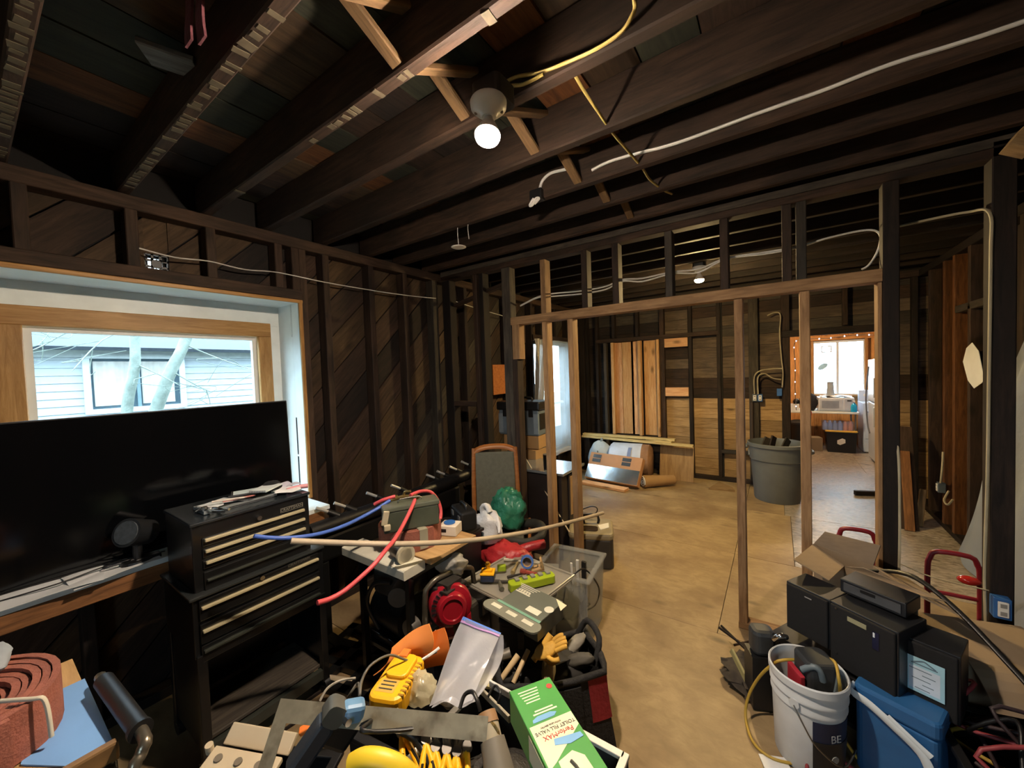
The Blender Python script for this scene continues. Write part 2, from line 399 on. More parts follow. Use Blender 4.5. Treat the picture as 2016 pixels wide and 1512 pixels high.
RECTS = [(1.34, 0, 2.72, 2.62), (-1.3, 2.2, .60, 2.62), (.70, 2.2, 1.34, 2.62), (.60, 2.35, .70, 2.62), (.60, 2.2, .70, 2.25),
         (-2.3, 0, -1.3, 2.62), (-1.3, 0, 1.34, .78), (2.72, 0, 4.36, 2.62), (5.42, 0, 6.16, 2.62), (4.36, 0, 5.42, .42), (4.36, 2.08, 5.42, 2.62)]
_h = lambda *a: (math.sin(sum(v*w for v, w in zip(a, (12.9, 78.2, 37.7))))*43758.5) % 1
board_field('sheathing_board', wl, (X0, 0, 0), (0, 1, 0), (0, 0, 1), RECTS, math.radians(46), .19, .02, [W_OLD], gap=.009, jit=.005,
            pick=lambda k, u, v: (W_BROWN, W_OLD, W_BROWN, W_OLD, W_OLD, W_DARK, W_OLD, W_GREY)[int(_h(k)*8)])
for r in [(-2.4, -.1, 6.3, .78), (-2.4, .78, -1.3, 2.2), (1.36, .78, 4.40, 2.2), (5.38, .78, 6.3, 2.2), (-2.4, 2.2, .62, 2.9), (.68, 2.2, 4.40, 2.9), (.62, 2.335, .68, 2.9), (.62, 2.2, .68, 2.265), (5.38, 2.2, 6.3, 2.9), (4.40, 2.06, 5.38, 2.9)]:
    MB().box((-2.80, (r[0]+r[2])/2, (r[1]+r[3])/2), (.02, r[2]-r[0], r[3]-r[1])).build('lightproof_backing', PAPER, wl)  # added light stop outside the sheathing, left open at windows and vent
# small vent with light coming through
mb = MB()
for i in range(4): mb.box((-2.77, .60+.033*i, 2.30), (.012, .011, .10)); mb.box((-2.77, .65, 2.25+.033*i), (.012, .10, .011))
mb.cyl((-2.778, .65, 2.30), (-2.762, .65, 2.30), .024, n=8).build('vent_screen', BLACKP, wl)
# bay box, casing, sash, pane
w1 = struct('window_1')
MB().box((-2.82, .02, 2.185), (.31, 2.72, .04)).build('soffit', WHITEP, w1)
MB().box((-2.82, 1.36, 1.5), (.31, .04, 1.33)).build('jamb', WHITEP, w1)
MB().box((-2.81, -1.32, 1.5), (.34, .04, 1.34)).build('jamb', WHITEP, w1)
MB().box((-2.965, .02, 2.10), (.03, 2.70, .14)).build('head_panel', WHITEP, w1)
MB().box((-2.965, 1.31, 1.494), (.03, .10, 1.07)).build('side_panel', WHITEP, w1)
MB().box((-2.965, -.66, 1.494), (.03, 1.36, 1.07)).build('side_panel', WHITEP, w1)
MB().box((-2.965, .02, .88), (.03, 2.70, .16)).build('apron_panel', WHITEP, w1)
beam('trim_strip', w1, (-2.652, -1.3, 2.171), (-2.652, 1.362, 2.171), .022, .018, W_TRIM, (0, 0, 1))
beam('trim_strip', w1, (-2.652, 1.349, .83), (-2.652, 1.349, 2.182), .024, .018, W_TRIM, (0, 1, 0))
beam('casing', w1, (-2.938, .02, 1.997), (-2.938, 1.272, 1.997), .094, .03, W_TRIM, (0, 0, 1))
beam('casing', w1, (-2.936, 1.232, .92), (-2.936, 1.232, 1.95), .082, .03, W_TRIM, (0, 1, 0))
beam('casing', w1, (-2.936, .105, .92), (-2.936, .105, 1.95), .17, .03, W_TRIM, (0, 1, 0))
SASH = mat('sash_vinyl', '#cfd3d2', .4, var=.05)
f = MB(); f.at(frame((-2.985, .695, 1.45), (0, 1, 0), (0, 0, 1))).frame4((0, 0, 0), (1.06, 1.06), .055, .03); f.build('sash', SASH, w1)
GLASS = glass('window_glass')
MB().box((-2.99, .695, 1.45), (.006, .98, 1.0)).build('pane', GLASS, w1)
MB().box((-2.68, -.0, .815), (.56, 2.68, .025)).build('ledge', WHITEP, w1)
beam('ledge_beam', w1, (-2.42, -1.3, .765), (-2.42, 1.3, .765), .075, .045, W_ORANGE, (0, 0, 1))
# far-room window
w2 = struct('window_2')
f = MB(); f.at(frame((-2.74, 4.89, 1.255), (0, 1, 0), (0, 0, 1))).frame4((0, 0, 0), (.98, 1.60), .045, .07); f.build('window_frame', W_OLD, w2)
MB().box((-2.75, 4.89, 1.15), (.04, .90, .03)).build('meeting_rail', SASH, w2)
MB().box((-2.77, 4.89, 1.255), (.005, .90, 1.52)).build('pane', GLASS, w2)

# ================================================================== far wall with the kitchen doorway
wf = struct('wall_far')
def fstud(x, z0=.05, z1=2.53, w=.048, m=W_DARK, n='stud'): return beam(n, wf, (x, 6.095, z0), (x, 6.095, z1), w, .09, m, (1, 0, 0))
for x in (-2.64, -2.46): fstud(x)
fstud(-2.32, .05, 2.05, m=W_GREY)
fstud(-2.17, 2.12, 2.53); fstud(-1.794, 2.12, 2.53); fstud(-1.424, .05, 2.53, .065, m=W_OLD)
for x in (-1.035, -.67): fstud(x, m=W_DARK)
fstud(-.26, w=.11, m=W_GREY); fstud(.09, w=.09, m=W_OLD); fstud(.674, 2.06, 2.53, m=W_OLD)
fstud(1.03, w=.08, m=W_OLD); fstud(1.26)
beam('header', wf, (-2.46, 6.085, 2.085), (-.67, 6.085, 2.085), .06, .10, W_OLD)
beam('door_header', wf, (.05, 6.085, 2.0), (1.06, 6.085, 2.0), .08, .12, W_DARK)
beam('sill_plate', wf, (-2.62, 6.09, .53), (-1.42, 6.09, .53), .08, .09, W_DARK)
beam('top_plate', wf, (-2.75, 6.095, 2.567), (1.40, 6.095, 2.567), .072, .09, W_OLD)
beam('bottom_plate', wf, (-2.75, 6.095, .025), (.10, 6.095, .025), .05, .09, W_DARK)
beam('blocking', wf, (-1.385, 6.06, 1.985), (-1.065, 6.06, 1.985), .13, .04, W_FIR)
beam('blocking', wf, (-1.385, 6.06, 1.257), (-1.065, 6.06, 1.257), .13, .04, W_FIR)
beam('blocking', wf, (-.65, 6.08, .42), (.04, 6.08, .42), .05, .06, W_GREY)
def fpick(k, u, v):
    if u < -1.42: return W_DARK if _h(k, 1) < .6 else W_GREY
    if u < -1.05: return W_TAN if v < 1.2 else (W_FARG if _h(k, 2) < .6 else W_OLD)
    if v < 1.1: return W_TAN
    return (W_OLD, W_FARG, W_FARG, W_GREY)[int(_h(k, 4)*4)]
board_field('sheathing_board', wf, (0, 6.16, 0), (1, 0, 0), (0, 0, 1), [(-2.76, 0, -1.42, .56), (-2.76, .56, -2.24, 2.06), (-2.76, 2.06, -1.42, 2.62), (-1.42, 0, -1.05, 2.62), (-1.05, 0, .13, 2.62), (.13, 1.97, 1.0, 2.62), (1.0, 0, 1.40, 2.62)], 0, .145, .02, [], pick=fpick)
for x0, x1, z0, z1 in [(-2.8, .14, -.1, 2.9), (.14, .99, 1.98, 2.9), (.99, 2.0, -.1, 2.9)]:
    MB().box(((x0+x1)/2, 6.18, (z0+z1)/2), (x1-x0, .02, z1-z0)).build('lightproof_backing', PAPER, wf)
# new timber infill of an old window opening
for i, x in enumerate((-2.13, -1.96, -1.83, -1.61)):
    w = (.15, .18, .16, .20)[i]
    beam('infill_board', wf, (x, 6.115, .58), (x, 6.115, 2.05), w, .02, (W_FIR, W_PINE, W_FIR, W_PINE)[i], (1, 0, 0))
for x in (-2.185, -1.755): beam('infill_stud', wf, (x, 6.06, .575), (x, 6.06, 2.05), .045, .09, W_PINE, (1, 0, 0))
beam('infill_stud', wf, (-1.482, 6.06, .575), (-1.482, 6.06, 2.05), .035, .09, W_PINE, (1, 0, 0))

# ================================================================== framed partition between the rooms
wp = struct('wall_partition')
YP = 2.745
def pstud(x, z0=.05, z1=2.53, w=.046, m=W_OLD, n='stud', d=.09, y=YP): return beam(n, wp, (x, y, z0), (x, y, z1), w, d, m, (1, 0, 0))
pstud(-2.60, w=.10, m=W_DARK); pstud(-2.245, m=W_OLD); pstud(-2.17, m=W_DARK); pstud(-1.90, w=.085, m=W_GREY)
pstud(-1.815, 1.75, 2.04, w=.07, m=W_STUD); pstud(-1.83, .05, 1.75, w=.05, m=W_OLD)
for x in (-1.533, -1.307): pstud(x, 0, 2.035, m=W_STUD)
for x in (-.19, .13): pstud(x, .04, 2.035, m=W_STUD)
pstud(.478, w=.062, m=W_DARK); pstud(.436, .04, 2.035, w=.018, m=W_STUD)
pstud(.845, w=.075, m=W_DARK, z1=2.6)
beam('header', wp, (-1.86, YP, 2.072), (.445, YP, 2.072), .066, .09, W_STUD)
for x, m in ((-1.535, W_STUD), (-1.18, W_OLD), (-.942, W_OLD), (-.582, W_GREY), (-.26, W_OLD), (.052, W_OLD), (.118, W_GREY)): pstud(x, 2.105, 2.53, m=m, n='cripple_stud')
beam('top_plate', wp, (-2.66, YP, 2.555), (1.30, YP, 2.555), .045, .09, W_OLD)
beam('top_plate', wp, (-2.66, YP, 2.602), (1.30, YP, 2.602), .045, .09, W_GREY)
beam('bottom_plate', wp, (-.215, YP, .02), (.30, YP, .02), .04, .09, W_STUD)
beam('bottom_plate', wp, (-2.66, YP, .025), (-1.87, YP, .025), .05, .09, W_DARK)
beam('blocking', wp, (-2.55, YP, 1.36), (-2.27, YP, 1.36), .045, .09, W_OLD)
beam('blocking', wp, (-2.55, YP+.03, 2.3), (-1.94, YP+.03, 2.42), .03, .05, W_OLD)

# ================================================================== right wall and the wall behind
wr = struct('wall_right')
board_field('wall_board', wr, (1.40, 0, 0), (0, -1, 0), (0, 0, 1), [(-6.16, 0, -4.75, 2.62), (-4.75, 0, 2.3, 2.62)], PI/2, .16, .02, [],
            pick=lambda k, u, v: ((W_RUST, W_OLD, W_OLD) if u < -4.75 else (W_DARK, W_OLD, W_DARK))[int(_h(k, 9)*3)])
for y in (5.72, 5.30, 5.05, 4.72, 4.30, 3.9, 3.5, 3.05, 2.3, 1.9, 1.5, 1.1, .6, .2, -.3, -.8, -1.4, -2.): beam('stud', wr, (1.335, y, .05), (1.335, y, 2.53), .05, .09, W_RUST if 4.8 < y < 5.6 else W_OLD, (0, 1, 0))
beam('blocking', wr, (1.335, 4.33, 2.05), (1.335, 5.02, 2.05), .06, .09, W_GREY)
beam('top_plate', wr, (1.335, -2.3, 2.567), (1.335, 6.14, 2.567), .072, .09, W_DARK)
beam('bottom_plate', wr, (1.335, -2.3, .025), (1.335, 6.14, .025), .05, .09, W_DARK)
MB().box((1.425, 1.9, 1.4), (.02, 8.6, 3.0)).build('lightproof_backing', PAPER, wr)
wb = struct('wall_back')
board_field('wall_board', wb, (0, -2.32, 0), (-1, 0, 0), (0, 0, 1), [(-1.4, 0, -.85, 2.62), (-.05, 0, 2.76, 2.62), (-.85, 0, -.05, .95), (-.85, 1.95, -.05, 2.62)], 0, .29, .02, [W_OLD, W_DARK])
for x0, x1, z0, z1 in ((-2.8, .05, -.1, 2.9), (.85, 1.45, -.1, 2.9), (.05, .85, -.1, .95), (.05, .85, 1.95, 2.9)): MB().box(((x0+x1)/2, -2.345, (z0+z1)/2), (x1-x0, .02, z1-z0)).build('lightproof_backing', PAPER, wb)
w4 = struct('window_4')
f = MB(); f.at(frame((.45, -2.34, 1.45), (1, 0, 0), (0, 0, 1))).frame4((0, 0, 0), (.82, 1.02), .045, .08); f.build('window_frame', WHITEP, w4)
MB().box((.45, -2.34, 1.45), (.76, .03, .03)).build('meeting_rail', WHITEP, w4)
MB().box((.45, -2.345, 1.45), (.74, .005, .94)).build('pane', GLASS, w4)

# ================================================================== ceiling: joists, deck boards, bridging
ce = struct('ceiling')
JY = [-1.95, -1.6, -1.25, -.9, -.55, -.19, .17, .545, .885, 1.205, 1.57, 1.945, 2.265, 2.6]
JF = [2.97+.345*i for i in range(9)]
for y in JY: beam('joist', ce, (-2.75, y-.025, 2.70), (1.36, y-.025, 2.70), .05, .19, W_OLD if y > 0 else W_DARK, (0, 1, 0), ch=.006)
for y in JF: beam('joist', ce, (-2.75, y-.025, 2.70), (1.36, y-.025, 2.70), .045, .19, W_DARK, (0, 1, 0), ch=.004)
def cpick(k, u, v):
    x = v
    h = _h(k, round(u))
    if v > 100: return W_OLD
    return (W_OLD, W_BROWN, W_GREEN, W_OLD, W_DARK, W_RUST, W_GREEN, W_OLD)[int(h*8)]
def near_pick(k, u, v):
    # u runs along x, v along y
    if u < -2.28: return W_DARK
    if u < -2.06: return W_RUST
    if u < -1.66: return W_GREEN
    if u < -1.2: return W_BROWN
    return cpick(k, u, v)
board_field('deck_board', ce, (0, 0, 2.815), (1, 0, 0), (0, -1, 0), [(-2.76, -1.04, 1.4, -.2)], PI/2, .205, .02, [], pick=near_pick, gap=.006)
board_field('deck_board', ce, (0, 0, 2.815), (1, 0, 0), (0, -1, 0), [(-2.76, -.2, 1.4, 2.3), (-2.76, -2.72, 1.4, -1.04)], PI/2, .205, .02, [], pick=cpick, gap=.006)
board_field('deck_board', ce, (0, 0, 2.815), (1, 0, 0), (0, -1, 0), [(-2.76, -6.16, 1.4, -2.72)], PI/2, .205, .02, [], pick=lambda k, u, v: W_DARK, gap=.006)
MB().box((-.68, 1.9, 2.85), (4.4, 8.7, .03)).build('roof_paper', PAPER, ce)
def brace(x, y0, y1, zt0, zt1, m=W_BRACE): beam('bridging', ce, (x, y0, zt0), (x+.01, y1, zt1), .045, .022, m, (1, 0, 0))
for i in range(6, 13):
    a, b = JY[i], JY[i+1]-.05; x = -.96+.035*(i-7) if i > 8 else -.98
    brace(x, a, b, 2.77, 2.625); brace(x+.05, a, b, 2.625, 2.77)
# pale plaster marks left by old lath on the undersides of the near joists
PLS = mat('plaster_residue', '#5a513f', .9, var=.3, scale=20)
for i, (y, x0, x1, dn) in enumerate(((.17, -2.6, -.6, .8), (.545, -2.6, -.3, .7), (.885, -2.6, -.2, .22))):
    mb = MB(); x = x0; rr = random.Random(i)
    while x < x1:
        ln = rr.uniform(.014, .034)
        if rr.random() < dn: mb.box((x, y-.025+rr.uniform(-.004, .004), 2.6045), (ln, rr.uniform(.022, .044), .003), rz=rr.uniform(-.12, .12))
        x += ln+rr.uniform(.008, .022)
    mb.build('plaster_mark', PLS, ce)['kind'] = 'stuff'

# ================================================================== kitchen shell
wk = struct('wall_kitchen')
for i, (x0, x1, z0, z1) in enumerate([(-.6, .56, 0, 2.62), (1.38, 2.0, 0, 2.62), (.56, 1.38, 0, .95), (.56, 1.38, 2.02, 2.62)]):
    board_field('wall_board', wk, (0, 9.80, 0), (1, 0, 0), (0, 0, 1), [(x0, z0, x1, z1)], PI/2, .2, .02, [], pick=lambda k, u, v: W_KIT if k % 2 else W_KIT)
    MB().box(((x0+x1)/2, 9.83, (z0+z1)/2), (x1-x0, .04, z1-z0)).build('lightproof_backing', PAPER, wk)
for x in (-.3, .1, .47, 1.47, 1.80): beam('stud', wk, (x, 9.735, 0), (x, 9.735, 2.6), .05, .09, W_KIT, (1, 0, 0))
for x in (.75, 1.15): beam('stud', wk, (x, 9.735, 2.12), (x, 9.735, 2.6), .05, .09, W_KIT, (1, 0, 0))
beam('header', wk, (.42, 9.725, 2.075), (1.52, 9.725, 2.075), .09, .10, W_KIT)
for x0, x1, sgn in ((-.62, -.60, 1), (2.0, 2.02, -1)):
    board_field('wall_board', wk, (x0 if sgn > 0 else x1, 0, 0), (0, sgn, 0), (0, 0, 1), [((6.18, 0, 9.8, 2.62) if sgn > 0 else (-9.8, 0, -6.18, 2.62))], PI/2, .24, .02, [], pick=lambda k, u, v: W_KIT)
    MB().box(((x0-.02 if sgn > 0 else x1+.02), 8.0, 1.3), (.02, 3.8, 3.0)).build('lightproof_backing', PAPER, wk)
ck = struct('ceiling_kitchen')
board_field('ceiling_board', ck, (0, 0, 2.62), (1, 0, 0), (0, 1, 0), [(-.6, 6.18, 2.0, 9.8)], 0, .3, .02, [], pick=lambda k, u, v: W_KIT)
MB().box((.7, 8.0, 2.66), (2.7, 3.9, .03)).build('roof_paper', PAPER, ck)
w3 = struct('window_3')
f = MB(); f.at(frame((.97, 9.76, 1.485), (1, 0, 0), (0, 0, 1))).frame4((0, 0, 0), (.80, 1.06), .035, .10); f.build('window_frame', SASH, w3)
MB().box((.965, 9.76, 1.485), (.04, .05, 1.0)).build('meeting_stile', SASH, w3)
MB().box((.97, 9.78, 1.485), (.74, .005, 1.0)).build('pane', GLASS, w3)
beam('casing', w3, (.575, 9.70, .93), (.575, 9.70, 2.04), .045, .03, W_TRIM, (1, 0, 0))
beam('casing', w3, (1.375, 9.70, .93), (1.375, 9.70, 2.04), .045, .03, W_TRIM, (1, 0, 0))
beam('casing', w3, (.55, 9.70, .955), (1.40, 9.70, .955), .03, .06, W_TRIM)
STK = mat('sticker_blue', '#9fc6d8', .5); STW = mat('sticker_grey', '#b9b7a4', .6)
o = tag(MB().at(frame((.80, 9.752, 1.86), (1, 0, 0), (0, 0, 1))).frame4((0, 0, 0), (.16, .13), .018, .002).build('window_decal', STW), 'pale square decal with a ring at the top of the kitchen window', 'sticker')
o = tag(MB().at(frame((.74, 9.752, 1.52), (.8, 0, .6), (-.6, 0, .8))).lathe([(.001, -.001), (.09, -.001), (.09, .001), (.001, .001)], 16, sy=.55).build('window_sticker', STK), 'light blue oval sticker on the left pane of the kitchen window', 'sticker')

# ================================================================== outside: neighbour house, ground, trees
SID = mat('pale_siding', '#969ea3', .6, var=.05)
hs = thing('neighbour_house', 'pale lap-sided neighbouring house with dark roof seen through the big window', 'house', (-8, 0, 0))
MB().box((-.12, 2, .55), (.2, 16, 3.3)).build('wall', SID, hs)
for i in range(15):
    z = .60+.105*i
    o = MB().box((0, 0, 0), (.018, 16, .112), rot=Euler((0, -.17, 0))).build('siding_board', SID, hs); o.location = (.0, 2, z)
MB().box((.03, 2, 2.11), (.04, 16, .10)).build('frieze_board', mat('outside_trim', '#b3babd', .6), hs)
ROOF = mat('dark_shingle', '#18222a', .8, var=.3, scale=30)
o = MB().box((0, 0, 0), (3.6, 16.4, .05), rot=Euler((0, .155, 0))).build('roof', ROOF, hs); o.location = (-1.42, 2, 2.44)
f = MB(); f.at(frame((.035, 1.57, 1.68), (0, 1, 0), (0, 0, 1))).frame4((0, 0, 0), (1.12, .86), .07, .06); wi = f.build('window', MATS['outside_trim'], hs)
MB().box((.02, 1.57, 1.68), (.01, 1.0, .74)).build('pane', mat('house_glass', '#3f4f57', .15), wi)
MB().box((.045, 1.57, 1.68), (.03, .04, .74)).build('mullion', mat('mullion_grey', '#5f757c', .4), wi)
CUR = mat('curtain', '#a6a39d', .8)
for yy in (1.30, 1.80):
    MB().sheet(lambda u, v, yy=yy: (.032+.008*math.sin(u*26), yy-.19+.38*u, 1.36+.64*v), 40, 2, .003).build('curtain', CUR, wi, smooth=60)
GRD = mat('ground_grass', '#565a4a', .9, var=.2, scale=3)
gr = MB().box((-2, 4, -.66), (60, 60, .1)).build('ground', GRD); gr['kind'] = 'structure'
BARK = mat('pale_bark', '#7d877e', .85, var=.25, scale=12, bump=.5, dirt='#5a635b')
def tree(nm, lab, pts, r, br):
    t = thing(nm, lab, 'tree', pts[0])
    q = [V(p)-V(pts[0]) for p in pts]
    MB().tube(q, [r*1.15, r*1.05, r, r*.95, r*.9, r*.8], 12, 4).build('trunk', BARK, t, smooth=60)
    rr = random.Random(len(lab)); tw = []
    for b in br:
        for k in range(3):
            p = V(b[1]).lerp(V(b[-1]), k/3); tw.append([p, p+V(rr.uniform(-.1, .1), rr.uniform(-.25, .25), rr.uniform(-.25, .05)), p+V(rr.uniform(-.1, .1), rr.uniform(-.45, .45), rr.uniform(-.35, .12))])
    for b in tw: MB().tube([V(p)-V(pts[0]) for p in b], [.004, .003, .002], 5, 3).build('twig', BARK, t, smooth=60)
    for b in br: MB().tube([V(p)-V(pts[0]) for p in b], [.008, .006, .005, .004, .0025], 6, 3).build('branch', BARK, t, smooth=60)
tree('tree', 'pale slender upright tree trunk outside the big window', [(-5, .80, -.62), (-5, .86, .8), (-5, .90, 1.45), (-5, .965, 1.8), (-5, .985, 2.12), (-5, 1.03, 3.4)], .042,
     [[(-5, .97, 1.85), (-4.9, 1.1, 1.75), (-4.8, 1.25, 1.62)], [(-5, .98, 2.3), (-4.9, .5, 2.2), (-4.8, .15, 2.05), (-4.7, -.2, 2.1)], [(-5, .98, 2.4), (-5.1, .6, 2.15), (-5.1, .35, 1.95), (-5.1, .1, 1.9)], [(-5, .98, 2.2), (-4.9, .75, 2.05), (-4.8, .55, 1.78)]])
tree('tree', 'pale tree trunk leaning right outside the big window', [(-5, .62, -.62), (-5, .95, .9), (-5, 1.11, 1.43), (-5, 1.24, 1.8), (-5, 1.38, 2.14), (-5, 1.75, 3.3)], .052,
     [[(-5, 1.34, 2.05), (-4.9, 1.6, 1.9), (-4.8, 1.85, 1.78), (-4.7, 2.1, 1.7)], [(-5, 1.45, 2.3), (-5, 1.75, 2.2), (-5, 2.1, 2.05), (-5, 2.4, 1.95)], [(-5, 1.2, 1.8), (-4.9, 1.4, 1.62), (-4.85, 1.5, 1.55)]])

# ================================================================== ceiling lamps
PORC = mat('white_porcelain', '#e4e2da', .3, var=.04)
def bulb_fixture(label, loc, tilt, watt, tint):
    t = thing('ceiling_bulb', label, 'lamp', loc)
    MB().rbox((0, .03, .075), (.11, .11, .06), .02).build('junction_box', BLACKP, t)
    MB().lathe([(.02, .045), (.056, .045), (.06, .038), (.058, .02), (.045, .008), (.03, .0), (.024, -.01), (.001, -.01)], 28).build('lampholder', PORC, t, smooth=50)
    sc_ = [MB().cyl((.042*math.cos(a), .042*math.sin(a), .004), (.042*math.cos(a), .042*math.sin(a), .024), .005, n=8).build('screw', STEEL, t) for a in (.6, 3.7)]
    rf = MB().lathe([(.012, .004), (.015, -.012), (.030, -.04), (.0415, -.070), (.0395, -.070), (.028, -.042), (.001, -.02)], 24).build('reflector', PORC, t, smooth=80); rf.location = (0, 0, -.008); rf.rotation_euler = tilt
    b = MB().lathe([(.0385, -.066), (.0405, -.074), (.037, -.084), (.023, -.092), (.001, -.094)], 24).build('bulb', lamp('bulb_glow_%d' % watt, tint, watt), t, smooth=80)
    b.location = (0, 0, -.008); b.rotation_euler = tilt
    return t
bulb_fixture('bare glowing bulb in a white porcelain holder on the near ceiling', (-.766, 1.03, 2.49), (-.24, -.06, 0), 3000, '#ffe8cf')
bulb_fixture('small glowing bulb on the far room ceiling behind the header', (-.60, 4.05, 2.53), (.0, 0, 0), 3200, '#ffda96')
bulb_fixture('glowing bulb on the kitchen ceiling', (.5, 8.2, 2.52), (0, 0, 0), 2000, '#ffdcae')

def wmb(t):
    m = MB(); m.m = t.matrix_basis.inverted(); return m
def solo(mb, name, m, label, cat, group=None, org=None, **k):
    """a thing that is one mesh; origin moved to org"""
    if org is not None: mb.v = [p-V(org) for p in mb.v]
    o = mb.build(name, m, **k)
    if org is not None: o.location = org
    return tag(o, label, cat, group)
def cable(name, label, pts, r, m, k=5, cat='cable', group=None, n=6):
    return solo(MB().tube(pts, r, n, k), name, m, label, cat, group, org=pts[0], smooth=60)
# ================================================================== wiring on ceiling and walls
C_YEL = mat('yellow_cable', '#b5a05a', .5); C_WHT = mat('white_cable', '#c9c8c2', .45); C_OLD = mat('aged_cable', '#a79c80', .6)
cable('yellow_cable', 'yellow cable sagging from the near bulb along a joist to the top of the picture', [(-.79, 1.09, 2.57), (-0.785,1.145,2.658), (-0.731,1.145,2.661), (-0.641,1.145,2.635), (-0.548,1.145,2.621), (-0.445,1.145,2.613), (-0.365,1.140,2.617), (-0.329,1.130,2.634), (-0.315,1.120,2.667), (-.33, 1.05, 2.77), (-.31, .92, 2.77)], .006, C_YEL)
cable('yellow_cable', 'short yellow cable looping beside the near bulb under the joist', [(-.77, 1.09, 2.56), (-0.764,1.145,2.642), (-0.701,1.145,2.624), (-0.620,1.142,2.619)], .006, C_YEL)
cable('drilled_cable', 'pale yellow cable running crosswise through holes in the joists', [(-.556, 1.16, 2.665), (-.553, 1.3, 2.635), (-.551, 1.46, 2.625), (-.55, 1.6, 2.62), (-.54, 1.79, 2.62), (-.533, 1.96, 2.62), (-.534, 2.11, 2.62), (-.51, 2.3, 2.63), (-.50, 2.45, 2.66)], .006, C_YEL)
cable('white_cable', 'long white cable stapled along the joist up to the right edge', [(-0.764,1.885,2.655), (-0.671,1.885,2.667), (-0.546,1.885,2.661), (-0.352,1.885,2.645), (-0.040,1.885,2.652), (0.151,1.885,2.653), (0.338,1.885,2.662), (0.625,1.885,2.651), (1.30, 1.885, 2.67)], .008, C_WHT)
t = thing('junction_box', 'black junction box with a loop of white cable hanging under a joist', 'junction box', (-1.090,1.885,2.621))
MB().box((0, .005, 0), (.075, .05, .06)).build('box', BLACKP, t, bevel=.004)
MB().tube([(.02, 0, .03), (.04, 0, .07), (.09, -.005, .09), (.16, -.005, .085), (.22, 0, .08)], .008, 8, 4).build('cable', C_WHT, t, smooth=60)
MB().tube([(-.01, -.02, -.02), (-.03, -.03, -.055), (-.01, -.035, -.06), (.01, -.03, -.03), (.03, -.03, -.035), (.0, -.03, -.055)], .007, 8, 4).build('wire_end', C_WHT, t, smooth=60)
cable('wall_cable', 'thin white cable sagging across the left wall studs from the vent to the corner', [(-2.652, .56, 2.34), (-2.655, .70, 2.325), (-2.655, .85, 2.337), (-2.655, 1.03, 2.325), (-2.655, 1.22, 2.343), (-2.655, 1.55, 2.333), (-2.655, 1.96, 2.335), (-2.655, 2.3, 2.345), (-2.655, 2.62, 2.365)], .004, C_WHT)
cable('wall_cable', 'thin white cable continuing behind the partition along the far left wall', [(-2.60, 2.80, 2.36), (-2.60, 3.1, 2.33), (-2.62, 3.6, 2.30), (-2.64, 4.2, 2.27)], .004, C_WHT)
for nm, zz in (('twin_cable', 2.285), ('twin_cable', 2.26)):
    d = 0 if zz > 2.27 else -.022
    cable(nm, 'upper white cable of the pair strung through the cripple studs' if zz > 2.27 else 'lower white cable of the pair strung through the cripple studs',
          [(-1.84, 2.83, 2.22+d*.2), (-1.66, 2.83, 2.27+d*.3), (-1.5, 2.80, 2.27+d), (-1.25, 2.80, 2.255+d), (-1.05, 2.80, 2.26+d), (-.93, 2.80, 2.29+d*.5), (-.78, 2.80, 2.275+d), (-.58, 2.80, 2.285+d*.5), (-.42, 2.80, 2.275+d), (-.26, 2.80, 2.315+d*.3), (-.05, 2.80, 2.31+d*.5), (.1, 2.80, 2.31+d*.3), (.25, 2.80, 2.33), (.40, 2.80, 2.335), (.452, 2.80, 2.30), (.445, 2.80, 2.22), (.41, 2.80, 2.15), (.38, 2.80, 2.13)], .0055, C_WHT)
cable('post_cable', 'white cable running down the dark post beside the kitchen doorway view', [(.435, 2.80, 2.04), (.445, 2.80, 1.85), (.44, 2.80, 1.6), (.45, 2.80, 1.4), (.475, 2.80, 1.36), (.50, 2.705, 1.2), (.505, 2.695, .8), (.50, 2.695, .4), (.505, 2.695, .1)], .006, C_OLD)
cable('post_cable', 'grey cable bending down the dark post at the right edge', [(.50, 2.83, 2.33), (.65, 2.83, 2.34), (.76, 2.80, 2.335), (.80, 2.70, 2.29), (.803, 2.695, 2.1), (.80, 2.695, 1.6), (.797, 2.695, 1.1), (.79, 2.695, .6), (.80, 2.695, .2)], .006, C_OLD)
for i, (px, ln) in enumerate(((-1.72, .10), (-1.63, .07))):
    cable('hanging_wire', ('left' if i == 0 else 'right')+' thin wire dangling from the joists near the back corner', [(px, 1.93, 2.63), (px, 1.92, 2.58), (px+.006, 1.92, 2.63-ln-.05)], .0022, C_WHT)
solo(MB().lathe([(.001, -.004), (.04, -.004), (.05, 0), (.03, .006), (.001, .008)], 20), 'hanging_disc', PORC, 'small pale disc hanging on a wire under the joists', 'disc', org=None).location = (-1.715, 1.92, 2.478)
INS = mat('pink_insulation', '#6b3a42', .95, var=.2, bump=.6)
for i, (p, lab) in enumerate((((-1.345,0.420,2.678), 'left strip of pink insulation facing hanging in the first ceiling bay'), ((-1.257,0.420,2.644), 'right strip of pink insulation facing hanging in the first ceiling bay'))):
    solo(MB().sheet(lambda u, v: (-.024+.048*u, .004*math.sin(v*5+i), .12-.20*v), 4, 8, .006), 'insulation_strip', INS, lab, 'insulation', smooth=60).location = p
b = beam('loose_board', None, (-1.663,0.394,2.720), (-1.590,0.515,2.700), .12, .02, wood('weathered_pale', '#77797a', '#4f5152', rnd=.05), (-.4, 1, 0)); tag(b, 'short broken grey board wedged between two joists at upper left', 'board')

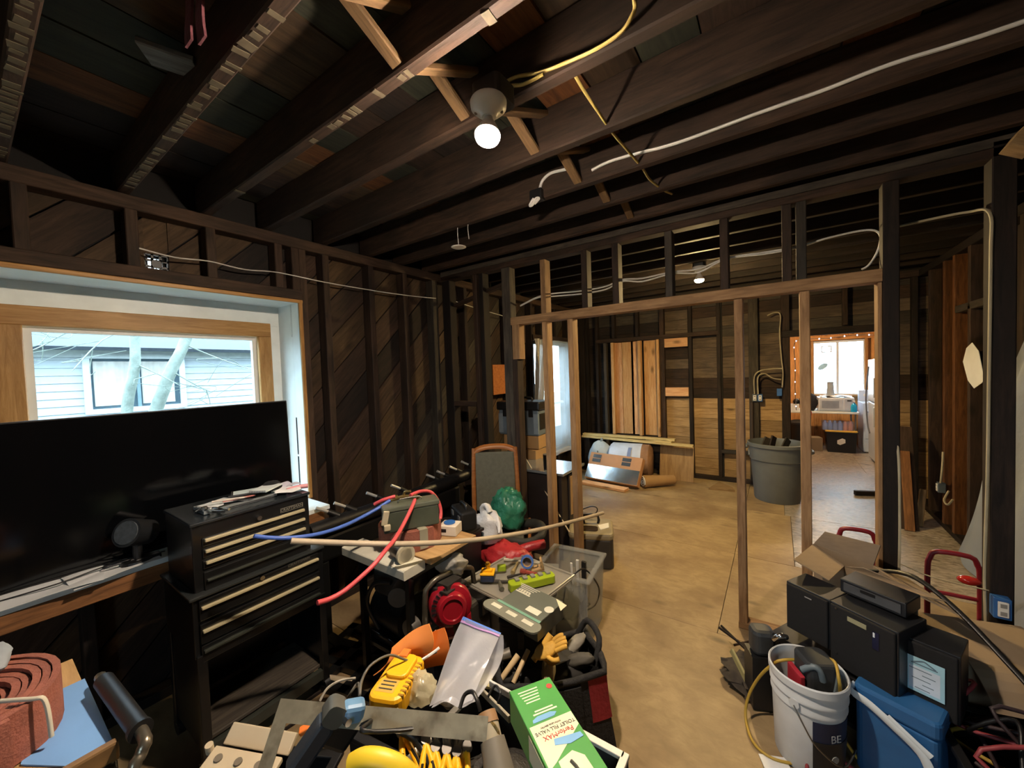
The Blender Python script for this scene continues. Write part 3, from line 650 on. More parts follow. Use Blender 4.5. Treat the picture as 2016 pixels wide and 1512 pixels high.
# ================================================================== television and ledge
t = thing('television', 'large black flat television standing on the window ledge', 'television', (-2.52, .565, .832))
MB().box((-.02, 0, .343), (.035, 1.225, .685)).build('body', BLACKP, t, bevel=.004)
MB().box((-.05, 0, .25), (.04, .8, .34)).build('back_housing', BLACKP, t, bevel=.01)
MB().box((-.0015, 0, .348), (.004, 1.208, .662)).build('screen', mat('screen_gloss', '#07080a', .12, var=.05), t)
MB().box((.001, 0, .008), (.006, 1.21, .012)).build('bezel', BLACKP, t)
t.rotation_euler = (0, -.03, 0)
PAPERW = mat('paper_white', '#d5d8da', .7, var=.05)
for i, (y, rz, lab) in enumerate(((.33, .1, 'white paper sheet lying on the ledge under the television, near the charger'), (.16, -.15, 'white paper sheet on the ledge at the left picture edge'))):
    o = solo(MB().sheet(lambda u, v: (-.10+.2*u, -.14+.28*v, .004+.006*math.sin(u*5+v*4)), 8, 8, .001), 'paper_sheet', PAPERW, lab, 'paper', smooth=60); o.location = (-2.45, y+.03, .832); o.rotation_euler = (0, 0, rz)
cable('charger_cord', 'thin black cord coiled on the white ledge', [(-2.46, .05, .84), (-2.44, .2, .845), (-2.46, .33, .85), (-2.42, .40, .86), (-2.46, .43, .85), (-2.49, .37, .85), (-2.44, .33, .85), (-2.43, .45, .85), (-2.42, .53, .85)], .003, BLACKP)
solo(MB().box((0, 0, .012), (.05, .09, .024)), 'power_adapter', BLACKP, 'small black power adapter on the ledge beside the tool chest', 'adapter', bevel=.005).location = (-2.43, .47, .830)
t = thing('desk_speaker', 'dark rounded speaker behind the left end of the tool chest', 'speaker', (-2.44, .44, .86))
MB().at(frame((0, 0, .11), (.55, -.75, .35), (0, 0, 1))).add([], []).cyl((-.06, 0, 0), (.05, 0, 0), .055, .062, 24).build('housing', mat('dark_rubber', '#1b1d20', .5), t, smooth=40)
MB().at(frame((0, 0, .11), (.55, -.75, .35), (0, 0, 1))).cyl((.048, 0, 0), (.054, 0, 0), .052, .05, 24).build('grille', mat('grey_mesh', '#3c4247', .6, var=.3, scale=60), t)
MB().cyl((0, 0, -.028), (0, 0, .1), .02, .015).build('stem', BLACKP, t)
MB().lathe([(.001, -.028), (.06, -.028), (.055, -.012), (.02, -.01)], 24).build('base', BLACKP, t)

# ================================================================== tool chest on rolling cabinet
BLK = mat('black_enamel', '#0f1011', .33, var=.15, coat=.2)
CREAM = mat('drawer_trim', '#cbbf9c', .3, metal=.35, var=.05)
GRYTRIM = mat('dark_drawer_trim', '#3a3d37', .35, metal=.3)
LOGO = mat('logo_silver', '#a9a69a', .35, metal=.6)
t = thing('tool_chest', 'black steel top chest with three cream drawer strips, under scattered papers', 'tool chest', (-2.17, .765, .77))
w = wmb(t).box((-2.175, .765, .915), (.345, .485, .29)); w.build('body', BLK, t, bevel=.004)
wmb(t).box((-2.172, .765, 1.058), (.36, .495, .014)).build('lid', mat('lid_enamel', '#1d2226', .25, coat=.3), t, bevel=.004)
for z, h, cm, nm in ((.983, .036, CREAM, 1), (.936, .036, CREAM, 1), (.887, .036, CREAM, 1), (.806, .10, GRYTRIM, 1)):
    dr = wmb(t).box((-2.001, .77, z-.008), (.012, .43, h)).build('drawer', BLK, t, bevel=.003)
    zz = z if cm is CREAM else .812
    wmb(t).box((-1.990, .77, zz), (.016, .415, .013 if cm is CREAM else .010)).build('handle', cm, dr, bevel=.003)
wmb(t).cyl((-2.0, .772, 1.010), (-1.985, .772, 1.010), .010, n=16).build('lock', CHROME, t, smooth=40)
pl = wmb(t).box((-1.999, .921, 1.010), (.004, .105, .019)).build('logo_plate', mat('logo_black', '#1a1a1a', .4), t)
text('CRAFTSMAN', pl, t.matrix_basis.inverted() @ frame((-1.9965, .921, 1.010), (0, 1, 0), (0, 0, 1)), .0185, LOGO)
wmb(t).at(t.matrix_basis.inverted()@frame((-1.997, .921, 1.010), (0, 1, 0), (0, 0, 1))).frame4((0, 0, 0), (.107, .021), .0015, .002).build('logo_border', LOGO, pl)
t = thing('rolling_cabinet', 'black steel rolling cabinet under the tool chest, with open bottom shelf', 'tool cabinet', (-2.17, .78, 0))
wmb(t).box((-2.17, .78, .63), (.38, .55, .25)).build('body', BLK, t, bevel=.004)
wmb(t).box((-2.165, .775, .763), (.40, .565, .014)).build('top_lip', mat('lip_enamel', '#26292a', .3), t, bevel=.005)
for z, h, cm in ((.717, .085, CREAM), (.619, .085, CREAM), (.535, .07, GRYTRIM)):
    dr = wmb(t).box((-1.974, .775, z-.012), (.014, .50, h)).build('drawer', BLK, t, bevel=.003)
    wmb(t).box((-1.962, .775, z), (.018, .49, .012), ).build('handle', cm, dr, bevel=.003)
for y in (.525, 1.035):
    for x in (-2.34, -1.985): wmb(t).box((x, y, .29), (.035, .035, .46)).build('leg', BLK, t, bevel=.003)
for y in (.522, 1.038): wmb(t).box((-2.16, y, .30), (.35, .012, .42)).build('side_panel', BLK, t)
wmb(t).box((-2.345, .78, .30), (.012, .51, .42)).build('back_panel', BLK, t)
wmb(t).box((-1.985, .78, .10), (.03, .52, .05)).build('front_rail', GRYTRIM, t, bevel=.003)
beam('bottom_shelf', t, (0.02, -.25, .135), (0.02, .25, .135), .30, .02, W_GREY, (1, 0, 0))
for y in (.525, 1.035):
    for x in (-2.34, -1.985): wmb(t).cyl((x, y-.014, .035), (x, y+.014, .035), .035, n=18).build('caster', BLACKP, t, smooth=40); wmb(t).box((x, y, .07), (.02, .03, .04)).build('caster_fork', STEEL, t)
wmb(t).cyl((-1.968, .757, .742), (-1.953, .757, .742), .010, n=16).build('lock', CHROME, t, smooth=40)
pl = wmb(t).box((-1.966, .926, .742), (.004, .105, .019)).build('logo_plate', MATS['logo_black'], t)
text('CRAFTSMAN', pl, t.matrix_basis.inverted() @ frame((-1.9635, .926, .742), (0, 1, 0), (0, 0, 1)), .0185, mat('logo_dim', '#55524a', .5))
# papers, pens and tools on the chest lid
ZT = 1.066
CL = mat('clip_metal', '#b4bcc0', .3, metal=.7)
t = thing('steel_tray', 'shallow grey steel tray on the tool chest lid', 'tray', (-2.14, .74, ZT))
MB().rbox((0, 0, .004), (.13, .30, .006), .02).build('base', CL, t)
MB().frame4((0, 0, .010), (.13, .30), .004, .014).build('rim', CL, t)
for i, (x, y, a, c, lab) in enumerate(((-2.14, .66, .35, '#c9cfd2', 'pale spiral notebook lying askew on the tray'), (-2.17, .80, -.35, '#b7c6cc', 'light blue notepad fanned open on the tray'), (-2.12, .86, .6, '#c6ced0', 'small white notepad at the middle of the chest lid'))):
    t = thing('notepad', lab, 'notebook', (x, y, ZT+.018+.010*i), a)
    MB().box((0, 0, .004), (.085, .13, .007)).build('pages', mat('notepad%d' % i, c, .7), t)
    mb = MB()
    for k in range(10): mb.at((0, -.065, .005)).tube([(-.036+.008*k, .004, .003), (-.036+.008*k, -.003, .006), (-.036+.008*k, -.004, -.002), (-.036+.008*k, .003, -.004)], .0009, 5, 2)
    mb.build('spiral', BLACKP, t)
for i, (x, y, a, c, lab) in enumerate(((-2.09, .72, 1.3, '#20242a', 'black pen across the tray'), (-2.11, .74, 1.45, '#b4655c', 'reddish pen across the tray'), (-2.13, .77, 1.25, '#2a2d33', 'dark blue pen behind the reddish pen'), (-2.08, .69, 1.15, '#d0c7bc', 'cream pen at the tray front edge'))):
    o = solo(MB().cyl((-.065, 0, 0), (.05, 0, 0), .0045, n=8).cyl((.05, 0, 0), (.066, 0, 0), .0045, .0012, n=8), 'pen', mat('pen%d' % i, c, .4), lab, 'pen', 'pens on the chest lid', smooth=40); o.location = (x, y, ZT+.020+.007*i); o.rotation_euler = (0, .03, a)
t = thing('pliers', 'small chrome pliers at the left end of the chest lid', 'pliers', (-2.10, .60, ZT), .6)
for s in (-1, 1):
    MB().tube([(.0, 0, .022), (.03, s*.012, .02), (.06, s*.02, .014), (.10, s*.014, .012)], .006, 8, 4).build('handle', CHROME, t, smooth=60); MB().tube([(0, 0, .022), (-.02, s*.006, .018), (-.04, s*.002, .013)], .006, 8, 4).build('jaw', CHROME, t, smooth=60)
MB().cyl((0, 0, .01), (0, 0, .032), .011).build('pivot', STEEL, t)
solo(MB().blob((0, 0, .02), (.045, .05, .036), .1, 2, 5, zmin=-.02), 'wool_hat', mat('black_wool', '#17181a', .95, bump=.6), 'small dark crumpled cap on the chest papers', 'cap', smooth=70).location = (-2.17, .905, ZT+.004)
for i, (x, y, a, c, lab) in enumerate(((-2.18, .975, .25, '#cfcddb', 'lilac folded paper at the right end of the chest lid'), (-2.09, .945, -.3, '#d6d8dc', 'white folded paper in front of the cap'))):
    o = solo(MB().sheet(lambda u, v: (-.05+.1*u, -.06+.12*v, .006+.012*abs(math.sin(u*4+v*2+i))), 10, 8, .001), 'folded_paper', mat('fold%d' % i, c, .7), lab, 'paper', smooth=60); o.location = (x, y, ZT+.002); o.rotation_euler = (0, 0, a)
solo(MB().tube([(0, -.05, .012), (0, 0, .016), (.01, .05, .012)], .012, 8, 3), 'glue_tube', mat('pink_plastic', '#c98a92', .4), 'pinkish tube at the far right corner of the chest lid', 'tube', smooth=60).location = (-2.08, .99, ZT)

# ================================================================== black rack of chrome pins along the left wall
t = thing('peg_rack', 'long black rack with chrome pins standing along the left wall', 'rack', (-2.40, 1.8, 0))
pins = [(-2.380,1.284,0.810), (-2.380,1.404,0.805), (-2.380,1.644,0.804), (-2.380,1.853,0.802), (-2.380,2.204,0.796), (-2.380,2.322,0.797), (-2.380,2.473,0.802), (-2.380,2.629,0.813)]
for i, p in enumerate(pins):
    p = V(p)
    pn = wmb(t).cyl(p+V(.0, -.045, .03), p+V(.03, .035, -.02), .0105, .009, 10).build('pin', mat('satin_pin', '#c4c4c0', .3, metal=.4), t, smooth=50)
    wmb(t).cyl(p+V(.02, .02, -.01), p+V(.05, .075, -.05), .017, .02, 12).build('grip', BLACKP, pn, smooth=50)
wmb(t).tube([V(pins[0])+V(.05, -.12, -.09), V(pins[3])+V(.05, .05, -.085), V(pins[7])+V(.05, .1, -.085)], .05, 10, 5).build('top_roll', mat('black_vinyl', '#121214', .4, bump=.2), t, smooth=60)
wmb(t).box((-2.38, 1.82, .58), (.12, 1.35, .16)).build('beam', BLK, t, bevel=.02)
for y in (1.25, 2.40): wmb(t).box((-2.38, y, .25), (.10, .06, .50)).build('leg', BLK, t, bevel=.006); wmb(t).box((-2.34, y, .02), (.30, .07, .04)).build('foot', BLK, t, bevel=.006)

# ================================================================== side table with hose, ammo can, fittings
RED = mat('red_plastic', '#a3242c', .4, var=.12); ORG = mat('orange_plastic', '#e0762a', .5, var=.08)
t = thing('side_table', 'low black table with plank and board top, beside the tool chest', 'table', (-1.65, 1.36, 0))
beam('plank', t, (-.26, -.175, .728), (.235, -.175, .728), .13, .045, mat('painted_plank', '#b9b6a6', .6, var=.15, dirt='#8f8b7d'), (0, 1, 0))
MB().box((.03, .075, .735), (.46, .34, .022)).build('top_board', W_PLY, t, bevel=.003)
for x in (-.22, .16):
    for y in (-.15, .2): MB().box((x, y, .355), (.03, .03, .71)).build('leg', BLK, t)
MB().frame4((0, .025, .695), (.44, .40), .03, .03).build('apron', BLK, t)
MB().box((-.03, .03, .2), (.38, .34, .02)).build('shelf', BLK, t)
HOSE = mat('red_canvas_hose', '#8f5443', .85, var=.18, scale=30, bump=.3, dirt='#6f4438'); TAPE = mat('duct_tape', '#8b8774', .4, var=.1)
def hose_roll(name, label, loc, r0, r1, turns, h, rz=0, bands=(0.3, 2.6), squash=1., rot=None, sag=0.):
    t = thing(name, label, 'hose', loc, rz)
    if rot: t.rotation_euler = rot
    def fn(u, v):
        a = 2*PI*turns*u; r = r0+(r1-r0)*u+.002*math.sin(a*5)
        return (r*math.cos(a), r*math.sin(a)*squash, h*v+.006*math.sin(a*.5+1)*(1-u)-sag*(1-u)**1.5*v)
    MB().sheet(fn, int(turns*30), 3, (r1-r0)/turns*.72).build('hose', HOSE, t, smooth=50)
    for a in bands:
        c, s_ = math.cos(a), math.sin(a)*squash; rm = r1+.006
        MB().tube([(c*r0*1.2, s_*r0*1.2, h+.004), (c*(r0+r1)/2, s_*(r0+r1)/2, h+.006), (c*(rm-.005), s_*(rm-.005), h+.003), (c*(rm+.002), s_*(rm+.002), h-.004), (c*(rm+.002), s_*(rm+.002), .01)], .022, 6, 3, flat=.09, up=(-s_, c, 0)).build('strap', TAPE, t, smooth=60)
    return t
hose_roll('hose_roll', 'flat red canvas hose roll taped on the side table under the green metal can', (-1.665, 1.385, .748), .03, .17, 9, .105, bands=(-.35, 2.2))
p0, p1 = V((-1.667,1.153,0.985)), V((-1.522,1.395,0.985))
CAN = mat('olive_metal', '#3d4234', .5, var=.2, dirt='#5f6356', damt=.3)
t = thing('ammo_can', 'olive green metal ammunition can on top of the hose roll', 'metal can', m=frame((p0+p1)/2+V(0, .05, -.13), p1-p0, (0, 1, 0)))
MB().box((0, 0, .055), (.28, .10, .11)).build('body', CAN, t, bevel=.008)
MB().box((0, 0, .120), (.29, .108, .026)).build('lid', mat('olive_lid', '#565a4c', .35, var=.15), t, bevel=.006)
MB().tube([(-.06, 0, .133), (-.05, 0, .150), (.05, 0, .150), (.06, 0, .133)], .004, 8, 2).build('handle', STEEL, t)
MB().box((-.132, -.058, .085), (.03, .012, .075), rot=Euler((.1, .2, 0))).build('latch', mat('tan_latch', '#b5a98c', .5), t, bevel=.004)
MB().box((-.125, -.062, .038), (.032, .02, .03)).build('latch_foot', MATS['tan_latch'], t, bevel=.005)
t = thing('carton', 'small white carton with a blue disc on top, on the side table corner', 'box', (-1.525,1.530,0.748), .35)
MB().box((0, .02, .028), (.105, .09, .055)).build('box', mat('printed_white', '#cbc3b3', .6, var=.08, dirt='#8c6f57'), t, bevel=.003)
MB().cyl((-.005, .025, .056), (-.005, .025, .062), .032, n=24).build('disc', mat('blue_disc', '#2f62a6', .4), t)
MB().box((-.02, -.0255, .03), (.03, .002, .018)).build('print', BLACKP, t)
a, b = V((-1.476,1.189,0.785)), V((-1.659,1.227,0.785)); d = (b-a).normalized()
t = thing('pipe_coupling', 'open dark metal pipe coupling lying on the plank', 'pipe fitting', a-V(0, 0, .042))
q = V(0, 0, .042)
mb = MB(); mb.m = frame(q, d, (0, 0, 1)) @ Matrix.Rotation(PI/2, 4, 'Y')
mb.lathe([(.034, .0), (.043, .0), (.043, .018), (.038, .02), (.038, .10), (.033, .10), (.033, .004)], 28).build('sleeve', mat('stained_metal', '#5d5148', .35, metal=.7, var=.3), t, smooth=40)
MB().at(frame(q, d, (0, 0, 1)) @ Matrix.Rotation(PI/2, 4, 'Y')).lathe([(.0335, -.002), (.046, -.002), (.046, .014), (.0335, .014), (.0335, -.002)], 28).build('collar', mat('cream_collar', '#b1a88e', .45), t, smooth=40)
# PEX hoses and brass valve
BRASS = mat('brass', '#9c8654', .35, metal=.8, var=.2); PXR = mat('red_pex', '#c2474c', .45, var=.06); PXB = mat('blue_pex', '#3f5fae', .45, var=.06); PVC = mat('aged_pvc', '#a99a82', .5, var=.1)
t = thing('brass_valve', 'brass valve manifold resting on the green metal can', 'valve', (-1.655,1.335,0.998))
MB().tube([(-.08, -.05, -.035), (-.04, -.02, -.012), (0, 0, 0), (.04, .02, .0), (.075, .035, -.012)], .011, 10, 3).build('body', BRASS, t, smooth=60)
for x in (-.05, 0, .05): MB().cyl((x-.01, x*.5, -.004+x*.05), (x+.012, x*.5+.01, -.004+x*.05), .016, n=6).build('nut', BRASS, t)
MB().tube([(0, 0, 0), (.0, 0, -.03), (-.01, -.015, -.045)], .008, 8, 3).build('branch', BRASS, t, smooth=60); MB().tube([(.0, 0, .01), (.01, .0, .028), (.04, .015, .032)], .006, 8, 3).build('lever', BRASS, t, smooth=60)
cable('red_hose', 'red tube arcing right from the brass valve behind the can', [(-1.610,1.342,1.011), (-1.611,1.414,1.012), (-1.603,1.480,0.990), (-1.578,1.507,0.939), (-1.557,1.507,0.885), (-1.538,1.482,0.848)], .009, PXR, cat='tube', n=10)
cable('red_hose', 'long red tube falling from the valve over the plank toward the floor', [(-1.559,1.328,0.999), (-1.524,1.266,0.969), (-1.492,1.189,0.925), (-1.434,1.095,0.908), (-1.403,1.018,0.893), (-1.388,0.955,0.869), (-1.389,0.892,0.844), (-1.397,0.825,0.819), (-1.404,0.771,0.812), (-1.408,0.720,0.820)], .0095, PXR, cat='tube', n=10)
cable('red_hose', 'short red tube left of the brass valve', [(-1.733,1.207,0.983), (-1.694,1.235,1.005), (-1.660,1.283,1.015)], .009, PXR, cat='tube', n=10)
cable('blue_hose', 'blue tube sweeping left across the tool chest front', [(-1.666,1.255,1.001), (-1.682,1.194,0.977), (-1.693,1.112,0.958), (-1.673,1.005,0.957), (-1.674,0.907,0.959), (-1.667,0.815,0.977), (-1.696,0.746,0.990), (-1.713,0.687,1.011), (-1.722,0.645,1.031)], .0085, PXB, cat='tube', n=10)
t = thing('plastic_pipe', 'long grey-tan plastic pipe bowed across the pile to the partition', 'pipe', (-1.643,0.747,0.989))
pp = [(-1.643,0.747,0.989), (-1.578,0.875,0.947), (-1.450,1.059,0.897), (-1.363,1.251,0.846), (-1.285,1.533,0.774), (-1.237,1.903,0.686), (-1.209,2.309,0.598), (-1.132,2.821,0.518)]
wmb(t).tube(pp, .0125, 14, 5).build('pipe', PVC, t, smooth=60)
wmb(t).cyl(V(pp[0])-(V(pp[1])-V(pp[0])).normalized()*.0015, pp[0], .0085, n=14).build('bore', BLACKP, t)

# engine powered washer under the table
t = thing('engine_washer', 'black framed engine with a round red starter cover, right of the side table', 'engine', (-1.34, 1.44, 0))
ENG = mat('engine_grey', '#3a3733', .5, metal=.4, var=.35, scale=14)
wmb(t).tube([(-1.43, 1.25, .02), (-1.43, 1.25, .52), (-1.42, 1.28, .61), (-1.40, 1.36, .63), (-1.39, 1.52, .60), (-1.39, 1.57, .5), (-1.39, 1.58, .02)], .014, 10, 4).build('frame_tube', mat('worn_tube', '#5e584c', .35, metal=.6), t, smooth=60)
wmb(t).tube([(-1.40, 1.60, .05), (-1.34, 1.60, .06), (-1.26, 1.60, .06), (-1.25, 1.45, .06), (-1.25, 1.32, .05)], .014, 10, 4).build('frame_tube', BLK, t, smooth=60)
wmb(t).box((-1.35, 1.45, .36), (.14, .26, .24)).build('block', ENG, t, bevel=.02)
for i in range(5): wmb(t).box((-1.37, 1.36, .50+.022*i), (.11, .14, .010)).build('cooling_fin', ENG, t)
wmb(t).box((-1.37, 1.36, .55), (.08, .10, .13)).build('cylinder', ENG, t)
wmb(t).rbox((-1.33, 1.53, .43), (.13, .13, .10), .04).build('fuel_tank', BLK, t, bevel=.01)
RC = mat('engine_red', '#8d1422', .28, var=.1, coat=.4)
rm = frame((-1.325, 1.325, .51), (.80, -.58, .12), (0, 0, 1)) @ Matrix.Rotation(PI/2, 4, 'Y')
mb = wmb(t); mb.m = mb.m @ rm
rc = mb.lathe([(.105, -.07), (.105, -.01), (.098, .0), (.075, .008), (.072, .035), (.066, .042), (.05, .044), (.046, .036), (.001, .036)], 30).build('starter_cover', RC, t, smooth=35)
for i in range(7):
    mb = wmb(t); mb.m = mb.m @ rm @ Matrix.Rotation(i*.24+1.9, 4, 'Z'); mb.box((.087, 0, .008), (.022, .008, .006)).build('vent_slot', BLACKP, rc)
mb = wmb(t); mb.m = mb.m @ rm; mb.box((.02, -.10, -.03), (.16, .12, .06)).build('housing', RC, t, bevel=.02)
wmb(t).cyl((-1.50, 1.20, .40), (-1.50, 1.245, .40), .045, .05, 20).build('pump_head', mat('pump_alloy', '#63605b', .35, metal=.6), t, smooth=40)
for k, (x, y, z) in enumerate(((-1.40, 1.255, .44), (-1.38, 1.26, .40), (-1.42, 1.25, .36))): wmb(t).cyl((x, y, z), (x+.01, y-.03, z+.004), .009, n=8).build('bolt', CHROME, t)
wmb(t).box((-1.37, 1.262, .385), (.016, .012, .05), rz=.5).build('label_strip', mat('cream_label', '#c9bfa5', .5), t)
PB = film('clear_bag', '#d9d6cc', .55, .25, .4)
solo(MB().blob((0, 0, .0), (.10, .07, .055), .25, 2.6, 4), 'plastic_bag', PB, 'crumpled clear plastic bag stuffed under the table right of the plank', 'bag', smooth=70).location = (-1.455, 1.46, .635)
t = thing('pump_unit', 'black pump unit with a grey alloy end sitting on the side table shelf', 'pump', (-1.72, 1.36, .21))
MB().cyl((-.14, 0, .15), (.12, -.02, .15), .12, n=24).build('tank', BLK, t, smooth=40); MB().box((-.02, 0, .31), (.24, .20, .13)).build('motor', ENG, t, bevel=.02); MB().box((0, 0, .02), (.30, .24, .04)).build('base', BLK, t, bevel=.004)
MB().cyl((.08, -.06, .33), (.15, -.16, .33), .045, .05, 20).build('alloy_end', mat('pump_alloy', '#63605b', .35, metal=.6), t, smooth=40); MB().tube([(-.1, -.1, .05), (-.14, -.14, .2), (-.05, -.15, .34), (.05, -.12, .36)], .012, 8, 4).build('hose', BLACKP, t, smooth=60)
# dark crates behind and black case
def tote(name, label, c, d, m, rz=0., lid=None, walls=True):
    t = thing(name, label, 'storage tote', (c[0], c[1], c[2]), rz)
    x, y, z = d[0]/2, d[1]/2, d[2]; k = .9
    v = []
    for s_, zz in ((k, 0), (1, z)): v += [(-x*s_, -y*s_, zz), (x*s_, -y*s_, zz), (x*s_, y*s_, zz), (-x*s_, y*s_, zz)]
    for s_, zz in ((.965, z), (.865, .01)): v += [(-x*s_, -y*s_, zz), (x*s_, -y*s_, zz), (x*s_, y*s_, zz), (-x*s_, y*s_, zz)]
    f = [(3, 2, 1, 0)]
    for r in (0, 4, 8): f += [(r+i, r+(i+1) % 4, r+4+(i+1) % 4, r+4+i) for i in range(4)]
    f += [(12, 13, 14, 15)]
    MB().add(v, f).build('body', m, t, bevel=.006)
    MB().frame4((0, 0, z), (d[0]+.03, d[1]+.03), .03, .018).build('rim', m, t, bevel=.004)
    if lid: MB().rbox((0, 0, z+.014), (d[0]+.02, d[1]+.02, .02), .04).build('lid', lid, t, bevel=.004)
    return t
tote('storage_tote', 'dark storage tote in the shadow behind the side table', (-1.70, 1.73, 0), (.30, .22, .66), BLACKP, 0, lid=BLACKP)
t = thing('black_case', 'black plastic tool case with latches between the side table and the chair', 'tool case', (-1.611,1.710,0.700), -.5)
MB().box((0, .03, .07), (.20, .10, .11)).build('shell', BLACKP, t, bevel=.012)
MB().tube([(-.05, .03, .12), (-.04, .03, .15), (.04, .03, .15), (.05, .03, .12)], .008, 8, 3).build('handle', BLACKP, t, smooth=60)
for x in (-.06, .06): MB().box((x, -.022, .085), (.03, .008, .03)).build('latch', mat('grey_latch', '#56585a', .4), t, bevel=.002)

# ================================================================== wooden chair with bags on it
CHW = wood('chair_wood', '#a56a38', '#7b4822', rough=.4, rnd=.05, knots=False); UPH = mat('grey_upholstery', '#5c5a4c', .9, var=.12, scale=40, bump=.3)
t = thing('dining_chair', 'wooden chair with grey upholstered back standing by the dark post', 'chair', m=frame((-1.83, 2.37, 0), (.80, .60, 0), (-.6, .8, 0)))
def leaned(y, z): return y+.10*(z-.42)
for s in (-1, 1): MB().tube([(s*.17, .03, 0), (s*.175, .02, .42), (s*.175, .05, .75), (s*.165, .085, 1.04)], .019, 8, 4).build('back_post', CHW, t, smooth=60)
MB().tube([(-.175, .082, 1.01), (-.08, .094, 1.045), (.08, .094, 1.045), (.175, .082, 1.01)], .026, 8, 4, flat=.6).build('top_rail', CHW, t, smooth=60)
MB().box((0, .055, .78), (.315, .03, .46), rot=Euler((-.10, 0, 0))).build('back_pad', UPH, t, bevel=.012)
MB().box((0, -.16, .40), (.40, .38, .05)).build('seat_frame', CHW, t, bevel=.008)
MB().box((0, -.16, .44), (.39, .36, .05)).build('seat_pad', UPH, t, bevel=.02)
for s in (-1, 1): MB().cyl((s*.17, -.32, 0), (s*.17, -.32, .40), .016, .022).build('leg', CHW, t)
MB().box((0, -.345, .36), (.40, .02, .05)).build('front_rail', CHW, t, bevel=.004)
beam('side_board', t, (.22, -.42, .41), (.26, .02, .41), .14, .02, CHW, (0, 0, 1))
GB = mat('green_bag_plastic', '#2e7458', .35, var=.25, scale=6, bump=.7)
solo(MB().blob((0, 0, .12), (.13, .11, .16), .22, 2.4, 6, 36, 24, zmin=-.12), 'green_bag', GB, 'crumpled green plastic bag on the chair seat', 'bag', smooth=80).location = (-1.66, 2.30, .50)
WB = mat('white_bag_plastic', '#c4c4c4', .4, var=.1, scale=7, bump=.6)
t = thing('white_bag', 'white plastic shopping bag knotted at the top, in front of the green bag', 'bag', (-1.585, 1.955, .53))
MB().blob((0, 0, .09), (.095, .085, .12), .22, 2.6, 8, 32, 22, zmin=-.085).build('bag', WB, t, smooth=80)
MB().tube([(-.02, 0, .17), (-.03, .0, .22), (.0, .0, .235), (.03, -.01, .20)], .03, 10, 3, flat=.6).build('knot', WB, t, smooth=70)
MB().tube([(.02, 0, .20), (.07, -.01, .18), (.11, -.03, .13), (.125, -.05, .10)], [.022, .02, .016, .010, .005], 8, 3, flat=.3).build('loop', WB, t, smooth=70)
solo(MB().tube([(.20*math.cos(a), .15*math.sin(a), .02*math.sin(2*a)) for a in [i*PI/8 for i in range(16)]], .035, 10, 2, closed=True, flat=.8), 'inner_tube', mat('dark_rubber2', '#25241f', .7, var=.2), 'dark rubber tube ring around the bags on the chair', 'rubber tube', smooth=60).location = (-1.56, 2.25, .50)
RB = mat('red_bag_plastic', '#a3262b', .45, var=.2, scale=7, bump=.5)
t = thing('red_bag', 'crumpled red plastic sack under the white bag', 'bag', (-1.48, 1.98, .40))
MB().blob((0, 0, .05), (.19, .12, .085), .2, 2.5, 2, 32, 20, zmin=-.05).build('sack', RB, t, smooth=80)
MB().tube([(.08, .05, .08), (.15, .12, .10), (.20, .18, .10)], .03, 10, 3).build('roll', RB, t, smooth=70)
tote('storage_tote', 'dark storage tote under the red sack', (-1.44, 1.93, 0), (.26, .20, .33), BLACKP, .5, lid=BLACKP)
cable('red_string', 'thin pinkish strings trailing off the red sack', [(-1.38, 2.05, .48), (-1.30, 2.0, .46), (-1.24, 1.98, .40), (-1.20, 2.02, .43), (-1.15, 2.03, .44)], .003, mat('pink_string', '#9c6a68', .7), cat='string')
ROD = mat('cane', '#c9b694', .45)
t = thing('thin_rod', 'thin jointed pale rod leaning through the partition studs', 'rod', (-1.421,2.860,0.246))
r0, r1 = V((-1.421,2.860,0.246)), V((-1.980,2.950,0.933))
wmb(t).cyl(r0, r1, .006, .0035, 8).build('shaft', ROD, t, smooth=60)
for k in (.18, .50, .88): wmb(t).cyl(r0.lerp(r1, k), r0.lerp(r1, k+.03), .008, n=8).build('joint', BLACKP, t)

# ================================================================== clear tub, lid tray with small tools
CLR = film('clear_tub', '#b9bdbc', .42, .2)
t = tote('clear_tub', 'clear plastic tub with rods and cords standing in it', (-1.10, 2.17, 0), (.34, .36, .42), CLR, .12)
for i, (x, y, dx, c, lab, r) in enumerate(((-1.08, 2.24, .02, '#c9c7bf', 'white plastic stick standing in the clear tub', .010), (-1.05, 2.26, .03, '#1a1a1b', 'black tool handle standing in the clear tub', .014), (-1.10, 2.22, -.02, '#d8d6d0', 'second pale stick leaning beside the white one in the clear tub', .007))):
    o = solo(MB().box((0, 0, .2), (r*2, r*1.4, .40-.02*i)), 'stick', mat('stick%d' % i, c, .5), lab, 'stick', bevel=.002); o.location = (x, y, .02); o.rotation_euler = (.05, dx, 0)
solo(MB().blob((0, 0, .08), (.11, .12, .09), .3, 3, 3, zmin=-.08), 'cord_bundle', mat('dark_cloth', '#2c2c2d', .85, bump=.5), 'bundle of dark cloth and cords in the bottom of the clear tub', 'bundle', smooth=60).location = (-1.11, 2.14, .1)
cable('power_lead', 'black cord looping over the front edge of the clear tub to the floor', [(-1.061,2.003,0.400), (-0.984,1.986,0.460), (-0.957,2.068,0.460), (-0.931,2.166,0.350), (-0.931,2.226,0.250), (-0.986,2.285,0.120), (-1.052,2.293,0.060), (-1.076,2.230,0.120), (-1.061,2.120,0.280), (-1.042,2.047,0.400)], .005, BLACKP)
tote('grey_tub', 'cloudy grey tub under the tray of small tools', (-1.21, 1.80, 0), (.36, .30, .46), film('cloudy_tub', '#9a9a94', .8, .3), .45)
